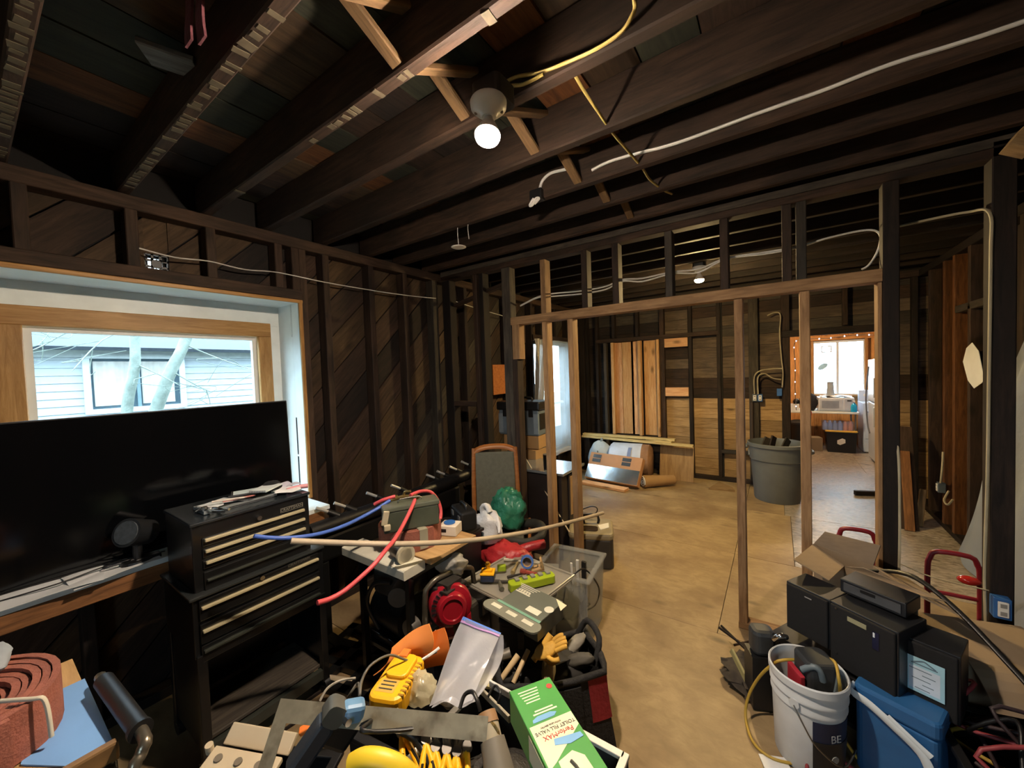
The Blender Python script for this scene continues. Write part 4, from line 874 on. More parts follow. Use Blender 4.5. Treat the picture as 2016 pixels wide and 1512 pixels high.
t = thing('tray_lid', 'clear grey plastic lid used as a tray for small tools', 'tray', m=frame((-1.20, 1.735, .482), (.41, -.05, 0), (.1, .4, 0)))
LIDM = film('cloudy_lid', '#b6b2a6', .82, .25)
MB().rbox((0, 0, .004), (.47, .44, .008), .05).build('plate', LIDM, t)
mb = MB()
for k in range(4): pass
MB().frame4((0, 0, .012), (.46, .43), .012, .012).build('edge', LIDM, t, bevel=.004)
ZL = .492
YEL = mat('tool_yellow', '#efb012', .45, var=.05); NAVY = mat('navy_plastic', '#27324a', .45)
t = thing('battery_adapter', 'yellow and navy battery block with a stem on the tray lid', 'battery', (-1.329,1.620,0.500), .5)
MB().box((0, 0, .022), (.075, .07, .04)).build('pack', NAVY, t, bevel=.008); MB().box((0, 0, .046), (.078, .072, .012)).build('cap', YEL, t, bevel=.004)
MB().box((0, 0, .056), (.05, .03, .01)).build('step', YEL, t, bevel=.002); MB().cyl((0, .01, .05), (0, .01, .095), .013, .011).build('stem', YEL, t, smooth=40); MB().cyl((0, .01, .08), (0, .01, .086), .016, n=14).build('collar', YEL, t)
LIME = mat('lime_plastic', '#93a81c', .45, var=.06)
a, b = V((-1.173,1.600,0.510)), V((-1.022,1.812,0.510))
t = thing('tool_holder', 'lime green plastic tool holder bar on the tray lid', 'tool holder', m=frame(V((a+b)/2)-V(0, 0, .012), b-a, (0, 1, 0)))
L_ = (b-a).length
MB().rbox((0, 0, .019), (L_, .065, .040), .02).build('base', LIME, t, bevel=.004)
for k in range(5): MB().box((-L_/2+.05+.045*k, .01, .042), (.024, .03, .014)).build('socket', mat('socket_grey', '#83837c', .5), t, bevel=.003)
o = solo(MB().box((0, 0, .03), (.05, .03, .035)), 'lime_block', LIME, 'small lime green plastic block on the tray lid, left of the bar', 'block', bevel=.006); o.location = V((-1.319,1.735,0.490)); o.rotation_euler = (0, 0, .7)
t = thing('masking_tape', 'roll of blue masking tape tilted on the tools in the tray', 'tape roll', m=frame((-1.186,1.803,0.560), (.8, .5, .35), (-.3, .1, .9)))
MB().lathe([(.026, -.012), (.036, -.012), (.036, .012), (.026, .012), (.026, -.012)], 28).build('tape', mat('tape_blue', '#3a63ae', .55), t, smooth=40)
MB().lathe([(.0245, -.012), (.0262, -.012), (.0262, .012), (.0245, .012), (.0245, -.012)], 28).build('core', mat('tape_core', '#a58a60', .8), t, smooth=40)
t = thing('wood_jig', 'small plywood jig block with a black mark on the tray', 'wood block', m=frame((-1.131,1.833,0.505), (.7, .5, .2), (-.5, .8, 0)))
MB().box((0, 0, .02), (.07, .06, .012)).build('base', W_TAN, t); MB().box((.03, 0, .04), (.012, .06, .05)).build('fence', W_TAN, t)
MB().box((-.01, 0, .027), (.03, .004, .002)).build('mark', BLACKP, t); MB().box((.004, .012, .027), (.004, .026, .002)).build('mark', BLACKP, t)
for i, (px, py, z, ln, r, a, c, lab) in enumerate(((1000, 1145, .50, .11, .008, .5, '#3a352d', 'dark screwdriver shaft on the tray lid'), (1025, 1130, .505, .12, .007, 1.0, '#2a2622', 'black steel punch across the tools on the tray'), (1045, 1128, .52, .08, .012, .2, '#8e3a2c', 'rusty red clamp on the tray'), (1015, 1115, .50, .10, .009, 1.9, '#8d7b52', 'brown wooden peg on the tray'), (985, 1150, .50, .06, .010, 2.4, '#59574b', 'grey socket lying on the tray'), (1030, 1105, .50, .20, .008, .35, '#b8b3a2', 'pale flat strip at the back of the tray'))):
    o = solo(MB().cyl((-ln/2, 0, 0), (ln/2, 0, 0), r, r*.7, 8).cyl((-ln/2-.02, 0, 0), (-ln/2+.01, 0, 0), r*1.25, n=8), 'hand_tool', mat('tool%d' % i, c, .5, var=.3), lab, 'tool', 'small tools on the tray lid', smooth=40); o.location = V((px, py, z)) if False else V([(-1.220,1.657,0.505), (-1.196,1.747,0.512), (-1.140,1.765,0.525), (-1.276,1.813,0.505), (-1.241,1.615,0.505), (-1.270,1.887,0.505)][i]); o.rotation_euler = (0, 0, a)
for i in range(2):
    o = solo(MB().blob((0, 0, 0), (.035, .025, .02), .2, 2, i), 'cloth_wad', mat('pale_cloth', '#b3ac9a', .9), ('pale cloth wad at the front edge of the tray lid' if i == 0 else 'second pale cloth wad right of the first at the tray front'), 'cloth', smooth=60); o.location = V([(-1.081,1.570,0.500), (-1.050,1.619,0.500)][i])

# ================================================================== cart with the second hose, bottom left
t = thing('utility_cart', 'tubular cart with black grip and a blue and tan board, at bottom left', 'cart', (-1.5, -.05, 0))
wmb(t).box((-1.50, -.06, .822), (.52, .44, .02)).build('board', W_PLY, t, bevel=.002)
wmb(t).prism([(-1.60, .10), (-1.36, .04), (-1.26, .10), (-1.25, .165), (-1.60, .165)], .8325, .836).build('blue_panel', mat('blue_coating', '#6f9cd0', .45, var=.05), t)
wmb(t).box((-1.235, -.05, .832), (.02, .44, .045)).build('leather_edge', mat('worn_brown_edge', '#7a5a34', .55, var=.3, scale=18), t, bevel=.006)
wmb(t).tube([(-1.52, .185, .855), (-1.48, .185, .87), (-1.18, .20, .87), (-1.145, .19, .85), (-1.135, .17, .78), (-1.135, .16, .3), (-1.135, .16, .02)], .012, 10, 4).build('frame_tube', mat('worn_chrome', '#7d7566', .3, metal=.8, var=.25), t, smooth=60)
wmb(t).cyl((-1.475, .185, .87), (-1.195, .199, .87), .020, n=20).build('grip', BLACKP, t, smooth=40)
wmb(t).cyl((-1.20, .198, .87), (-1.188, .1995, .87), .023, n=20).build('grip_ring', BLACKP, t, smooth=40)
wmb(t).tube([(-1.145, .185, .80), (-1.18, .16, .80), (-1.22, .15, .80), (-1.26, .16, .74), (-1.26, .16, .02)], .011, 10, 4).build('frame_tube', BLK, t, smooth=60)
for x in (-1.72, -1.26): wmb(t).cyl((x, -.25, 0), (x, -.25, .815), .014).build('leg', BLK, t)
wmb(t).cyl((-1.72, .14, 0), (-1.72, .14, .815), .014).build('leg', BLK, t)
wmb(t).box((-1.49, -.05, .25), (.46, .38, .015)).build('lower_shelf', BLK, t)
hose_roll('hose_roll', 'rolled red canvas hose tied with pale string on the cart at bottom left', (-1.53, -.035, .835), .02, .19, 9, .115, rz=.35, bands=(), squash=.82, sag=.05)
cable('pale_string', 'pale cord tied across the hose roll on the cart', [(-1.362, .085, .86), (-1.366, .08, .945), (-1.385, .06, .955), (-1.47, -.0, .952), (-1.56, -.06, .948), (-1.66, -.13, .955), (-1.74, -.18, .94)], .0045, mat('pale_cord', '#c3bca8', .8), cat='cord')
solo(MB().blob((0, 0, 0), (.09, .03, .02), .2, 2, 4), 'grey_rag', mat('grey_rag', '#8f969b', .9), 'grey rag draped at the back of the hose roll on the cart', 'rag', smooth=60).location = (-1.66, .02, .965)

# ================================================================== foreground pile: boxes and small tools
tote('storage_tote', 'dark storage tote under the white-edged box of tools', (-.60, .72, 0), (.46, .50, .29), BLACKP, 0)
WBX = mat('white_box_edge', '#cfcbbd', .6, var=.06)
t = thing('tool_box_open', 'open white-edged box full of hand tools, in the foreground', 'box', (-.595, .72, .30))
for x, y, dx, dy in ((-.245, 0, .014, .53), (.245, 0, .014, .53), (0, .258, .48, .014), (0, -.258, .48, .014)):
    MB().box((x, y, .145), (dx, dy, .29)).build('side', mat('box_dark_inside', '#2a2926', .7), t); MB().box((x, y, .296), (dx+.006, dy+.006, .012)).build('edge_strip', WBX, t, bevel=.002)
MB().box((0, 0, .01), (.48, .52, .016)).build('bottom', MATS['box_dark_inside'], t)
MB().blob((0, 0, .14), (.215, .235, .13), .15, 5, 3, 32, 20, zmin=-.12).build('tool_heap', mat('dark_tool_heap', '#2b2824', .6, var=.5, scale=18, bump=.6), t, smooth=40)['kind'] = 'stuff'
tote('storage_tote', 'dark low tote under the yellow charger', (-1.0, .86, 0), (.26, .42, .56), BLACKP, .15)
# framing square
RUST = mat('rusted_steel', '#8d8672', .45, metal=.35, var=.25, scale=14, dirt='#4e3d28', dscale=12, damt=.8)
sq = V((-1.202,0.495,0.720)); sr = V((-0.652,0.781,0.715)); u = (sr-sq).normalized(); wv = V(.20, -.42, -.55).normalized(); wv = (wv-u*wv.dot(u)).normalized()
t = thing('framing_square', 'rusty steel framing square lying across the tool pile', 'framing square', m=frame(sq, u, wv))
MB().prism([(0, 0), (.615, 0), (.615, .052), (0, .052)], -.001, .001).build('blade', RUST, t)
MB().prism([(0, .052), (.04, .052), (.04, .20), (0, .20)], -.001, .001).build('tongue', RUST, t)
# green valve carton
ga, gb = V((-0.595,0.796,0.800)), V((-0.529,0.896,0.800)); gx = (gb-ga).normalized(); gl = V(gx.y, -gx.x, 0)
GRN = mat('carton_green', '#3f8a3c', .45, var=.1); 
t = thing('valve_carton', 'green and cream toilet fill valve carton in the foreground', 'box', m=frame(ga-V(0, 0, .085), gl, gx))
LB, WBx = .335, (gb-ga).length
MB().box((LB/2, WBx/2, .0425), (LB, WBx, .085)).build('carton', GRN, t, bevel=.002)
CRM = mat('carton_cream', '#d9cfae', .5, var=.05); LBL = mat('carton_blue', '#6ea3cf', .5); INK = mat('ink_dark', '#33352f', .6); INKW = mat('ink_pale', '#d7dcc0', .6); INKR = mat('ink_red', '#b23a2c', .6); INKO = mat('ink_orange', '#c98a3a', .6)
MB().prism([(.118, .005), (.118, WBx-.002), (.155, WBx-.002), (.215, .025), (.225, .004)], .0851, .0856).build('cream_panel', CRM, t)
MB().prism([(.104, .02), (.112, .018), (.112, .075), (.104, .085), (.098, .07), (.098, .035)], .0851, .0858).build('blue_banner', LBL, t)
MB().prism([(.166, .045), (.174, .110), (.186, .112), (.190, .075), (.180, .04)], .0857, .0862).build('blue_banner', LBL, t)
MB().prism([(.215, .03), (.330, .02), (.330, .095), (.225, .09), (.205, .07)], .0851, .0856).build('picture_panel', CRM, t)
MB().tube([(.225, .055, .086), (.25, .06, .0865), (.28, .05, .0865), (.31, .052, .0865)], .004, 6, 3).build('picture', INK, t); MB().box((.29, .055, .0865), (.04, .028, .001)).build('picture', INK, t)
tf = lambda x, y: frame((x, y, .0862), (0, -1, 0), (1, 0, 0))
text('TOILET FILL VALVE', t, tf(.141, .062), .0125, INK); text('WITH LEAK SENTRY', t, tf(.130, .055), .006, INK); text('PerforMAX', t, tf(.157, .062), .0165, INKR)
MB().box((.084, .06, .0853), (.004, .05, .0004)).build('small_print', INKW, t); MB().box((.092, .06, .0853), (.004, .065, .0004)).build('small_print', INKW, t)
for k in range(5): MB().box((.018+.009*k, .045, .0853), (.003, .055-.004*k, .0004)).build('small_print', INKW, t)
MB().cyl((.028, .104, .085), (.028, .104, .0857), .008, n=16).build('seal', INKR, t)
MB().box((LB*.62, -.0004, .045), (LB*.5, .0006, .06)).build('side_panel', CRM, t)
# yellow charger
a, b = V((-1.037,0.659,0.660)), V((-1.104,0.821,0.660)); cx = (b-a).normalized()
t = thing('battery_charger', 'bright yellow battery charger with vents and a cord', 'charger', m=frame((a+b)/2+V(.045, .03, -.05), cx, V(-cx.y, cx.x, 0)))
MB().rbox((0, 0, .035), (.19, .115, .065), .03).build('case', YEL, t, bevel=.012)
MB().rbox((.03, 0, .070), (.10, .075, .022), .02).build('battery_dock', YEL, t, bevel=.006)
MB().box((.075, .012, .080), (.035, .03, .014)).build('dock_slot', ORG, t, bevel=.003)
MB().box((-.045, .01, .0665), (.05, .06, .003)).build('label', mat('charger_label', '#c9a24a', .5), t)
for k in range(3): MB().box((-.03-.014*k, .01, .0685), (.004, .045, .001)).build('label_print', INK, t)
for k in range(9): MB().box((-.07+.016*k, -.048, .062), (.007, .018, .012)).build('vent', mat('vent_dark', '#9a6e0c', .6), t)
cable('charger_cord', 'grey charger cord looping over the yellow charger', [(-1.130,0.631,0.620), (-1.088,0.642,0.680), (-1.080,0.664,0.700), (-1.001,0.618,0.730), (-1.034,0.648,0.740), (-1.052,0.692,0.750), (-1.051,0.758,0.740), (-1.038,0.807,0.700), (-1.031,0.853,0.660), (-1.030,0.911,0.650), (-1.010,0.928,0.660)], .004, mat('cord_grey', '#5b5850', .5))
cable('charger_cord', 'pale cord curving left of the yellow charger behind the steel square', [(-1.236,0.623,0.600), (-1.240,0.652,0.620), (-1.233,0.694,0.620), (-1.198,0.728,0.620)], .004, mat('cord_pale', '#9a9486', .5))
# orange plastic holder
o1, o2, o3, o4 = V((-1.032,0.918,0.760)), V((-1.025,0.913,0.660)), V((-1.178,0.783,0.600)), V((-1.141,0.839,0.680))
t = thing('orange_folder', 'orange plastic sleeve sticking up behind the charger', 'sleeve', o3)
def of(u, v):
    p = (o4.lerp(o1, u)).lerp(o3.lerp(o2, u), v); return p-o3+V(.02*math.sin(PI*v), .012*math.sin(PI*u), .012*math.sin(PI*u))
MB().sheet(of, 10, 8, .003).build('front', mat('orange_sleeve', '#f79a4e', .45, var=.05), t, smooth=60)
MB().sheet(lambda u, v: of(u, v)+V(.03, .045, -.03-.03*v), 10, 8, .003).build('back', ORG, t, smooth=60)
cable('white_twine', 'white twisted cord between the orange sleeve and the zip bag', [(-1.037,0.815,0.660), (-1.015,0.862,0.670), (-0.998,0.898,0.680), (-0.986,0.919,0.690)], .005, C_WHT, cat='cord')
# zip bag
ZB = film('zip_bag', '#eceef4', .42, .2, .3); zt, zr, zl, zb = V((-0.907,0.962,0.800)), V((-0.833,1.076,0.700)), V((-0.922,0.869,0.720)), V((-0.827,0.920,0.640))
t = thing('zip_bag', 'clear zip bag with blue and lilac seal holding small parts', 'bag', zl-V(0, 0, .08))
zf = lambda u, v: (zt.lerp(zr, u)).lerp(V((-0.899,0.786,0.630)).lerp(V((-0.785,0.858,0.630)), u), v)-(zl-V(0, 0, .08))+V(.0, .02, .03)*math.sin(PI*v)+V(0, 0, .010)*math.sin(u*9+v*5)*v
MB().sheet(zf, 14, 18, .0015).build('film', ZB, t, smooth=70)
MB().sheet(lambda u, v: zf(u, v)+V(.01, .035*math.sin(PI*v), -.05*math.sin(PI*v)), 14, 18, .0015).build('film_back', ZB, t, smooth=70)
MB().sheet(lambda u, v: zf(u, -.01+v*.08)+V(0, 0, .003), 14, 2, .004).build('seal_blue', mat('seal_blue', '#5d86d6', .4), t, smooth=60)
MB().sheet(lambda u, v: zf(u, .075+v*.06)+V(0, 0, .003), 14, 2, .004).build('seal_lilac', mat('seal_lilac', '#b58fc4', .4), t, smooth=60)
MB().blob(V((-0.890,0.877,0.600))-(zl-V(0, 0, .08)), (.05, .045, .035), .25, 4, 2).build('parts', mat('pale_parts', '#b5ab95', .6, var=.4, scale=30), t, smooth=40)
solo(MB().blob((0, 0, .03), (.055, .045, .05), .3, 3, 7, zmin=-.03), 'parts_bag', film('parts_bag', '#ddd8b8', .7, .2, .6), 'small crumpled clear bag of fittings between charger and zip bag', 'bag', smooth=60).location = V((-0.963,0.807,0.600))
# power tool lower left of the square
t = thing('work_light', 'dark grey work light with blue head leaning at the left of the tool pile', 'work light', m=frame((-1.067,0.469,0.620), V((-1.033,0.531,0.700))-V((-1.067,0.469,0.620)), (0, 0, 1)))
MB().rbox((.05, 0, 0), (.15, .05, .055), .02).build('handle', mat('slate_rubber', '#2c3138', .5), t, bevel=.01)
MB().box((.10, -.06, -.03), (.10, .09, .07)).build('battery_body', BLACKP, t, bevel=.015)
MB().rbox((.145, 0, .005), (.055, .055, .05), .018).build('head', mat('grey_head', '#4c4d48', .5, var=.2), t, smooth=60)
MB().box((.165, -.045, .01), (.05, .06, .045), rz=.5).build('lens_cap', mat('blue_grey_cap', '#5f86a8', .45), t, bevel=.012)
MB().cyl((.15, -.03, .03), (.155, -.035, .045), .010).build('screw', CHROME, t)
t = thing('cream_case', 'cream plastic bracket with slots at the bottom edge left of the pile', 'plastic bracket', m=frame((-1.559,0.464,0.420), (.82, .45, -.1), (-.5, .8, .2)))
CRP = mat('cream_plastic', '#c3b59a', .5, var=.05)
MB().box((.10, -.05, 0), (.24, .07, .02)).build('plate', CRP, t, bevel=.004); MB().box((.10, .035, -.012), (.24, .06, .02), rot=Euler((.5, 0, 0))).build('plate', CRP, t, bevel=.004); MB().box((.10, -.085, -.04), (.25, .012, .08)).build('flange', mat('dark_flange', '#3a3833', .5), t)
for k in range(3): MB().cyl((.02+.07*k, -.05, .008), (.02+.07*k, -.05, .016), .012, n=14).build('slot', mat('slot_grey', '#6f675a', .6), t)
MB().cyl((-.03, -.03, .0), (-.03, -.03, .03), .012).build('knob', CRP, t)
tote('storage_tote', 'low dark bin under the cream bracket at the bottom edge', (-1.36, .46, 0), (.42, .26, .37), BLACKP, .5)
# pliers with yellow and black handles
def pliers(label, p, ang, c1, open_=.018, tilt=.5, ln=.15):
    t = thing('pliers', label, 'pliers', p, group='yellow handled pliers in the open box'); t.rotation_euler = (tilt, 0, ang)
    for s in (-1, 1):
        MB().tube([(0, -.01, 0), (s*open_*.7, -.05, 0), (s*open_, -.10, 0), (s*open_*.6, -ln, 0)], .0085, 8, 4).build('handle', c1, t, smooth=60)
        MB().tube([(s*.012, -.05, .006), (s*open_*1.1, -.09, .006), (s*open_*.8, -ln*.95, .006)], .004, 6, 3).build('grip_inlay', BLACKP, t, smooth=60)
        MB().tube([(0, 0, 0), (s*.006, .025, 0), (s*.002, .055, 0)], .007, 8, 3).build('jaw', STEEL, t, smooth=60)
    MB().cyl((0, 0, -.008), (0, 0, .008), .013).build('pivot', STEEL, t)
PL = [((-0.796,0.678,0.660), .9, 'leftmost yellow handled pliers, under the steel square'), ((-0.765,0.685,0.650), .75, 'second pliers from the left, yellow grips, under the steel square'), ((-0.735,0.696,0.650), .7, 'third pliers from the left, in the middle of the yellow handles'), ((-0.714,0.713,0.640), .55, 'fourth pliers from the left, beside the grey flashlight'), ((-0.707,0.745,0.630), .45, 'rightmost pliers, with yellow grips nearest the grey flashlight'), ((-0.871,0.657,0.660), 1.2, 'yellow pliers lying flattest, right of the work light')]
for p, an, lab in PL: pliers(lab, p, an, YEL)
solo(MB().tube([(-0.909,0.526,0.660), (-0.876,0.542,0.680), (-0.835,0.565,0.680), (-0.798,0.590,0.660), (-0.775,0.608,0.630)], .024, 10, 4, flat=.6), 'lemon_tool_handle', mat('lemon_grip', '#dcbd2c', .45, var=.08), 'curved lemon yellow tool handle at the bottom edge', 'tool handle', smooth=60)  # a yellow tool handle alone, tool type unspecified
t = thing('flashlight', 'grey tube with a tan cap standing in the pile left of the green carton', 'flashlight', (-0.603,0.734,0.640))
fa, fb = V((-0.590,0.738,0.620)), V((-0.679,0.799,0.700))
wmb(t).cyl(fa, fa.lerp(fb, .55), .040, .033, 24).build('barrel', mat('grey_barrel', '#6c665a', .5, var=.15), t, smooth=40); wmb(t).cyl(fa.lerp(fb, .55), fa.lerp(fb, .8), .026, .026, 24).build('neck', mat('pale_neck', '#a0967f', .5), t, smooth=40); wmb(t).cyl(fa.lerp(fb, .8), fb, .028, .025, 24).build('cap', mat('tan_cap', '#8d6b49', .6), t, smooth=40)
wmb(t).tube([fa.lerp(fb, .68)+V(.028*math.cos(x), .0, .028*math.sin(x)) for x in [i*PI/6 for i in range(12)]], .004, 6, 1, closed=True).build('ring', BRASS, t)
for i, (pts, lab) in enumerate((([(-0.968,0.589,0.680), (-0.932,0.605,0.700), (-0.910,0.562,0.720), (-0.871,0.608,0.700), (-0.815,0.682,0.680)], 'black cord curling out from under the steel square'), ([(-0.782,0.799,0.660), (-0.786,0.826,0.680), (-0.765,0.838,0.690), (-0.739,0.830,0.680), (-0.726,0.825,0.660)], 'coil of dark cable behind the steel square, right of the zip bag'), ([(-0.871,0.641,0.680), (-0.824,0.661,0.660), (-0.773,0.659,0.640), (-0.755,0.659,0.620)], 'black strap running down through the yellow pliers'), ([(-0.737,0.875,0.660), (-0.728,0.902,0.680), (-0.698,0.888,0.680), (-0.697,0.873,0.660)], 'thin wire loop beside the green carton'))):
    cable('power_lead', lab, pts, (.006, .006, .009, .004)[i], BLACKP, cat='cord')
o = solo(MB().box((0, 0, 0), (.05, .022, .016)), 'orange_clip', ORG, 'small orange clip below the left end of the steel square', 'clip', bevel=.004); o.location = V((-1.151,0.543,0.620)); o.rotation_euler = (.2, -.3, .9)
o = solo(MB().box((0, 0, 0), (.055, .04, .012)), 'yellow_card', mat('pale_card', '#cfc48f', .7), 'small pale yellow card beside the white box edge', 'card'); o.location = V((-0.819,0.954,0.620)); o.rotation_euler = (.2, .1, .4)
for i, (p, q, c, lab) in enumerate((((-0.828,0.933,0.610), (-0.670,0.892,0.610), '#a39b86', 'grey wooden strip lying on the near edge of the tool box'), ((-0.786,0.948,0.630), (-0.706,0.945,0.630), '#b9bbb8', 'pale metal strip at the back corner of the tool box'))):
    b = beam('flat_strip', None, p, q, .022, .008, mat('strip%d' % i, c, .5, var=.2), (0, 0, 1)); tag(b, lab, 'strip')

# ================================================================== tool bag and package
BAG = mat('black_canvas', '#1d1d1e', .85, var=.25, scale=14, bump=.4); BRD = mat('red_canvas', '#8f2228', .8, var=.15, bump=.3)
t = thing('tool_bag', 'black and red canvas tool bag stuffed with tools', 'tool bag', (-.87, 1.46, 0), .75)
def bf(u, v):
    a = 2*PI*u; s_ = 1-.10*v+.03*math.sin(5*a+3*v); x = .25*s_*max(-1, min(1, 1.45*math.cos(a))); y = .15*s_*max(-1, min(1, 1.45*math.sin(a)))
    return (x, y, .005+.35*v+.02*math.cos(2*a)*v)
MB().sheet(bf, 48, 8, .01).build('body', BAG, t, smooth=60)
MB().box((0, 0, .012), (.46, .27, .02)).build('base', BAG, t, bevel=.01)
MB().sheet(lambda u, v: V(bf(-.01-.17*u, .45+.53*v))*1.02, 12, 8, .008).build('red_pocket', BRD, t, smooth=60)
MB().sheet(lambda u, v: V(bf(-.20-.05*u, .1+.8*v))*1.045, 4, 6, .012).build('black_strap', BAG, t, smooth=60)
MB().tube([bf(x, 1.0) for x in [i/24 for i in range(24)]], .014, 8, 1, closed=True).build('rim', BAG, t, smooth=60)
MB().tube([(.20, -.06, .33), (.24, -.02, .42), (.22, .08, .44), (.18, .11, .36)], .014, 8, 4).build('handle', BAG, t, smooth=60)
MB().blob((0, 0, .28), (.20, .11, .09), .25, 5, 9).build('contents', mat('dark_contents', '#24221f', .7, var=.4, scale=20), t, smooth=40)['kind'] = 'stuff'
tp = thing('fabric_pouch', 'black fabric pouch standing in the tool bag under the package', 'pouch', (-.97, 1.42, .30), .45)
MB().rbox((0, 0, .115), (.20, .14, .23), .03).build('pouch', BAG, tp, bevel=.012); MB().rbox((0, 0, .235), (.205, .145, .02), .03).build('flap', BAG, tp, bevel=.006); MB().box((0, -.075, .17), (.03, .012, .08)).build('strap', BLACKP, tp, bevel=.004)
for i, (x, y, a, c, lab) in enumerate(((-.74, 1.52, .4, '#4b4840', 'dark grey grip end at the right of the tool bag opening'), (-.80, 1.60, 1.2, '#8a8578', 'grey metal tool end at the back of the tool bag opening'), (-.83, 1.40, 2.0, '#b3a27e', 'pale rag tucked in the near side of the tool bag'))):
    o = solo(MB().blob((0, 0, 0), (.07, .03, .03), .15, 3, i), 'bagged_tool', mat('bagged%d' % i, c, .7, var=.2), lab, 'tool', smooth=60); o.location = (x, y, .35); o.rotation_euler = (0, -.3, a)
GLV = mat('yellow_leather', '#c2963c', .7, var=.2, bump=.3); HND = mat('tan_wood_handle', '#b79f77', .6, var=.2)
t = thing('work_glove', 'yellow leather glove sticking out of the tool bag', 'glove', m=frame((-0.821,1.370,0.460), (.7, .5, .4), (-.5, .6, .3)))
MB().blob((0, 0, 0), (.055, .035, .018), .1, 2, 2).build('palm', GLV, t, smooth=60)
for k in range(4): MB().tube([(.04, -.022+.015*k, 0), (.075, -.026+.017*k, .006), (.10-.008*abs(k-1.5), -.026+.017*k, .0)], .0095, 8, 3).build('finger', GLV, t, smooth=60)
MB().tube([(0, -.03, 0), (.02, -.055, .004), (.045, -.06, .002)], .010, 8, 3).build('thumb', GLV, t, smooth=60)
MB().lathe([(.03, -.09), (.034, -.04), (.03, -.04)], 16, sy=.5).build('cuff', GLV, t, smooth=60)
for i, (p, q, r, m_, lab) in enumerate((((-0.936,1.326,0.420), (-0.966,1.232,0.360), .013, HND, 'tan wooden hammer handle at the left of the tool bag'), ((-0.908,1.364,0.430), (-0.913,1.250,0.360), .011, HND, 'second tan handle leaning in the tool bag'), ((-0.973,1.321,0.420), (-1.038,1.259,0.400), .022, mat('grey_pipe_tool', '#77736a', .4, metal=.5), 'grey cylindrical tool at the left end of the tool bag'), ((-0.820,1.415,0.500), (-0.865,1.336,0.420), .016, GLV, 'yellow rubber grip below the package edge'))):
    o = solo(MB().cyl(V(0, 0, 0), V(q)-V(p), r, r*.85, 12), 'bag_tool_handle', m_, lab, 'tool handle', smooth=40); o.location = p  # handles and grips of assorted tools, not whole hammers
pa, pb, pc, pd = V((-1.134,1.328,0.575)), V((-0.829,1.294,0.565)), V((-0.847,1.522,0.565)), V((-1.065,1.484,0.575))
PKG = mat('package_grey', '#5d6157', .45, var=.08)
px_ = (pb-pa).normalized(); py_ = (pd-pa); py_ = (py_-px_*py_.dot(px_)).normalized()
t = thing('light_package', 'grey-green retail package with white print on top of the tool bag', 'package', m=frame((pa+pb)/2, px_, py_)); LP = (pb-pa).length
poly = []
for k in range(9): a = PI/2+PI*k/8; poly.append((-LP/2+.03+.035*math.cos(a), .03+.035*math.sin(a)))
for k in range(9): a = -PI/2+PI*k/8; poly.append((LP/2-.03+.035*math.cos(a), .03+.035*math.sin(a)))
MB().prism(poly, 0, .008).build('card', mat('package_band', '#77786a', .5, var=.05), t)
mb = MB().box((.01, .155, .0), (LP*.76, .20, .012)); mb.box((.01, .155, -.04), (LP*.76, .20, .07)); mb.build('box', PKG, t, bevel=.003)
MB().box((.01, .068, .0095), (LP*.80, .014, .002)).build('green_band', mat('teal_band', '#6f9c86', .5), t)
INKG = mat('ink_offwhite', '#c9c8b6', .6)
for k in range(5): MB().box((-.09+.015*k, .2, .0066), (.010, .012+.006*(2-abs(k-2)), .001)).build('logo_block', INKG, t)
MB().box((-.06, .186, .0066), (.085, .008, .001)).build('logo_bar', INKG, t)
for k in range(3): MB().box((-.09+.09*k, .035, .009), (.055, .022, .001)).build('spec_block', INKG, t)
for k in range(4): MB().box((-.06, .245-.012*k, .0066), (.12-.02*k, .004, .001)).build('small_print', INKG, t)
MB().prism([(.09, .25), (.155, .24), (.155, .19)], .0061, .0072).build('corner_flash', CRM, t); MB().cyl((.11, .165, .006), (.11, .165, .0072), .022, n=24).build('badge', INKG, t); MB().box((.06, .115, .0066), (.07, .035, .001)).build('spec_block', INKG, t)

# ================================================================== floor scraps in the shade
t = thing('lattice_panel', 'black plastic lattice panel lying on the floor by the rolling cabinet', 'lattice panel', (-2.0, 1.25, 0), .25)
for k in range(4): MB().box((-.24+.16*k, 0, .02), (.05, .46, .03)).build('bar', BLK, t); MB().box((0, -.21+.14*k, .02), (.54, .05, .03)).build('bar', BLK, t)
a, b = V((-2.117,1.034,0.020)), V((-1.880,1.127,0.020)); solo(MB().cyl((0, 0, 0), b-a, .018, n=16), 'pipe_stub', PVC, 'short pale plastic pipe stub on the floor beside the rolling cabinet', 'pipe', smooth=40).location = a
b = beam('scrap_lath', None, (-1.996,0.868,0.006), (-1.988,1.055,0.006), .02, .01, W_DARK); tag(b, 'thin dark strip of lath on the floor left of the charger', 'lath')
b = beam('scrap_lath', None, (-1.930,0.725,0.006), (-1.913,0.888,0.006), .016, .01, W_DARK); tag(b, 'thin dark strip of lath on the floor nearest the bottom edge', 'lath')

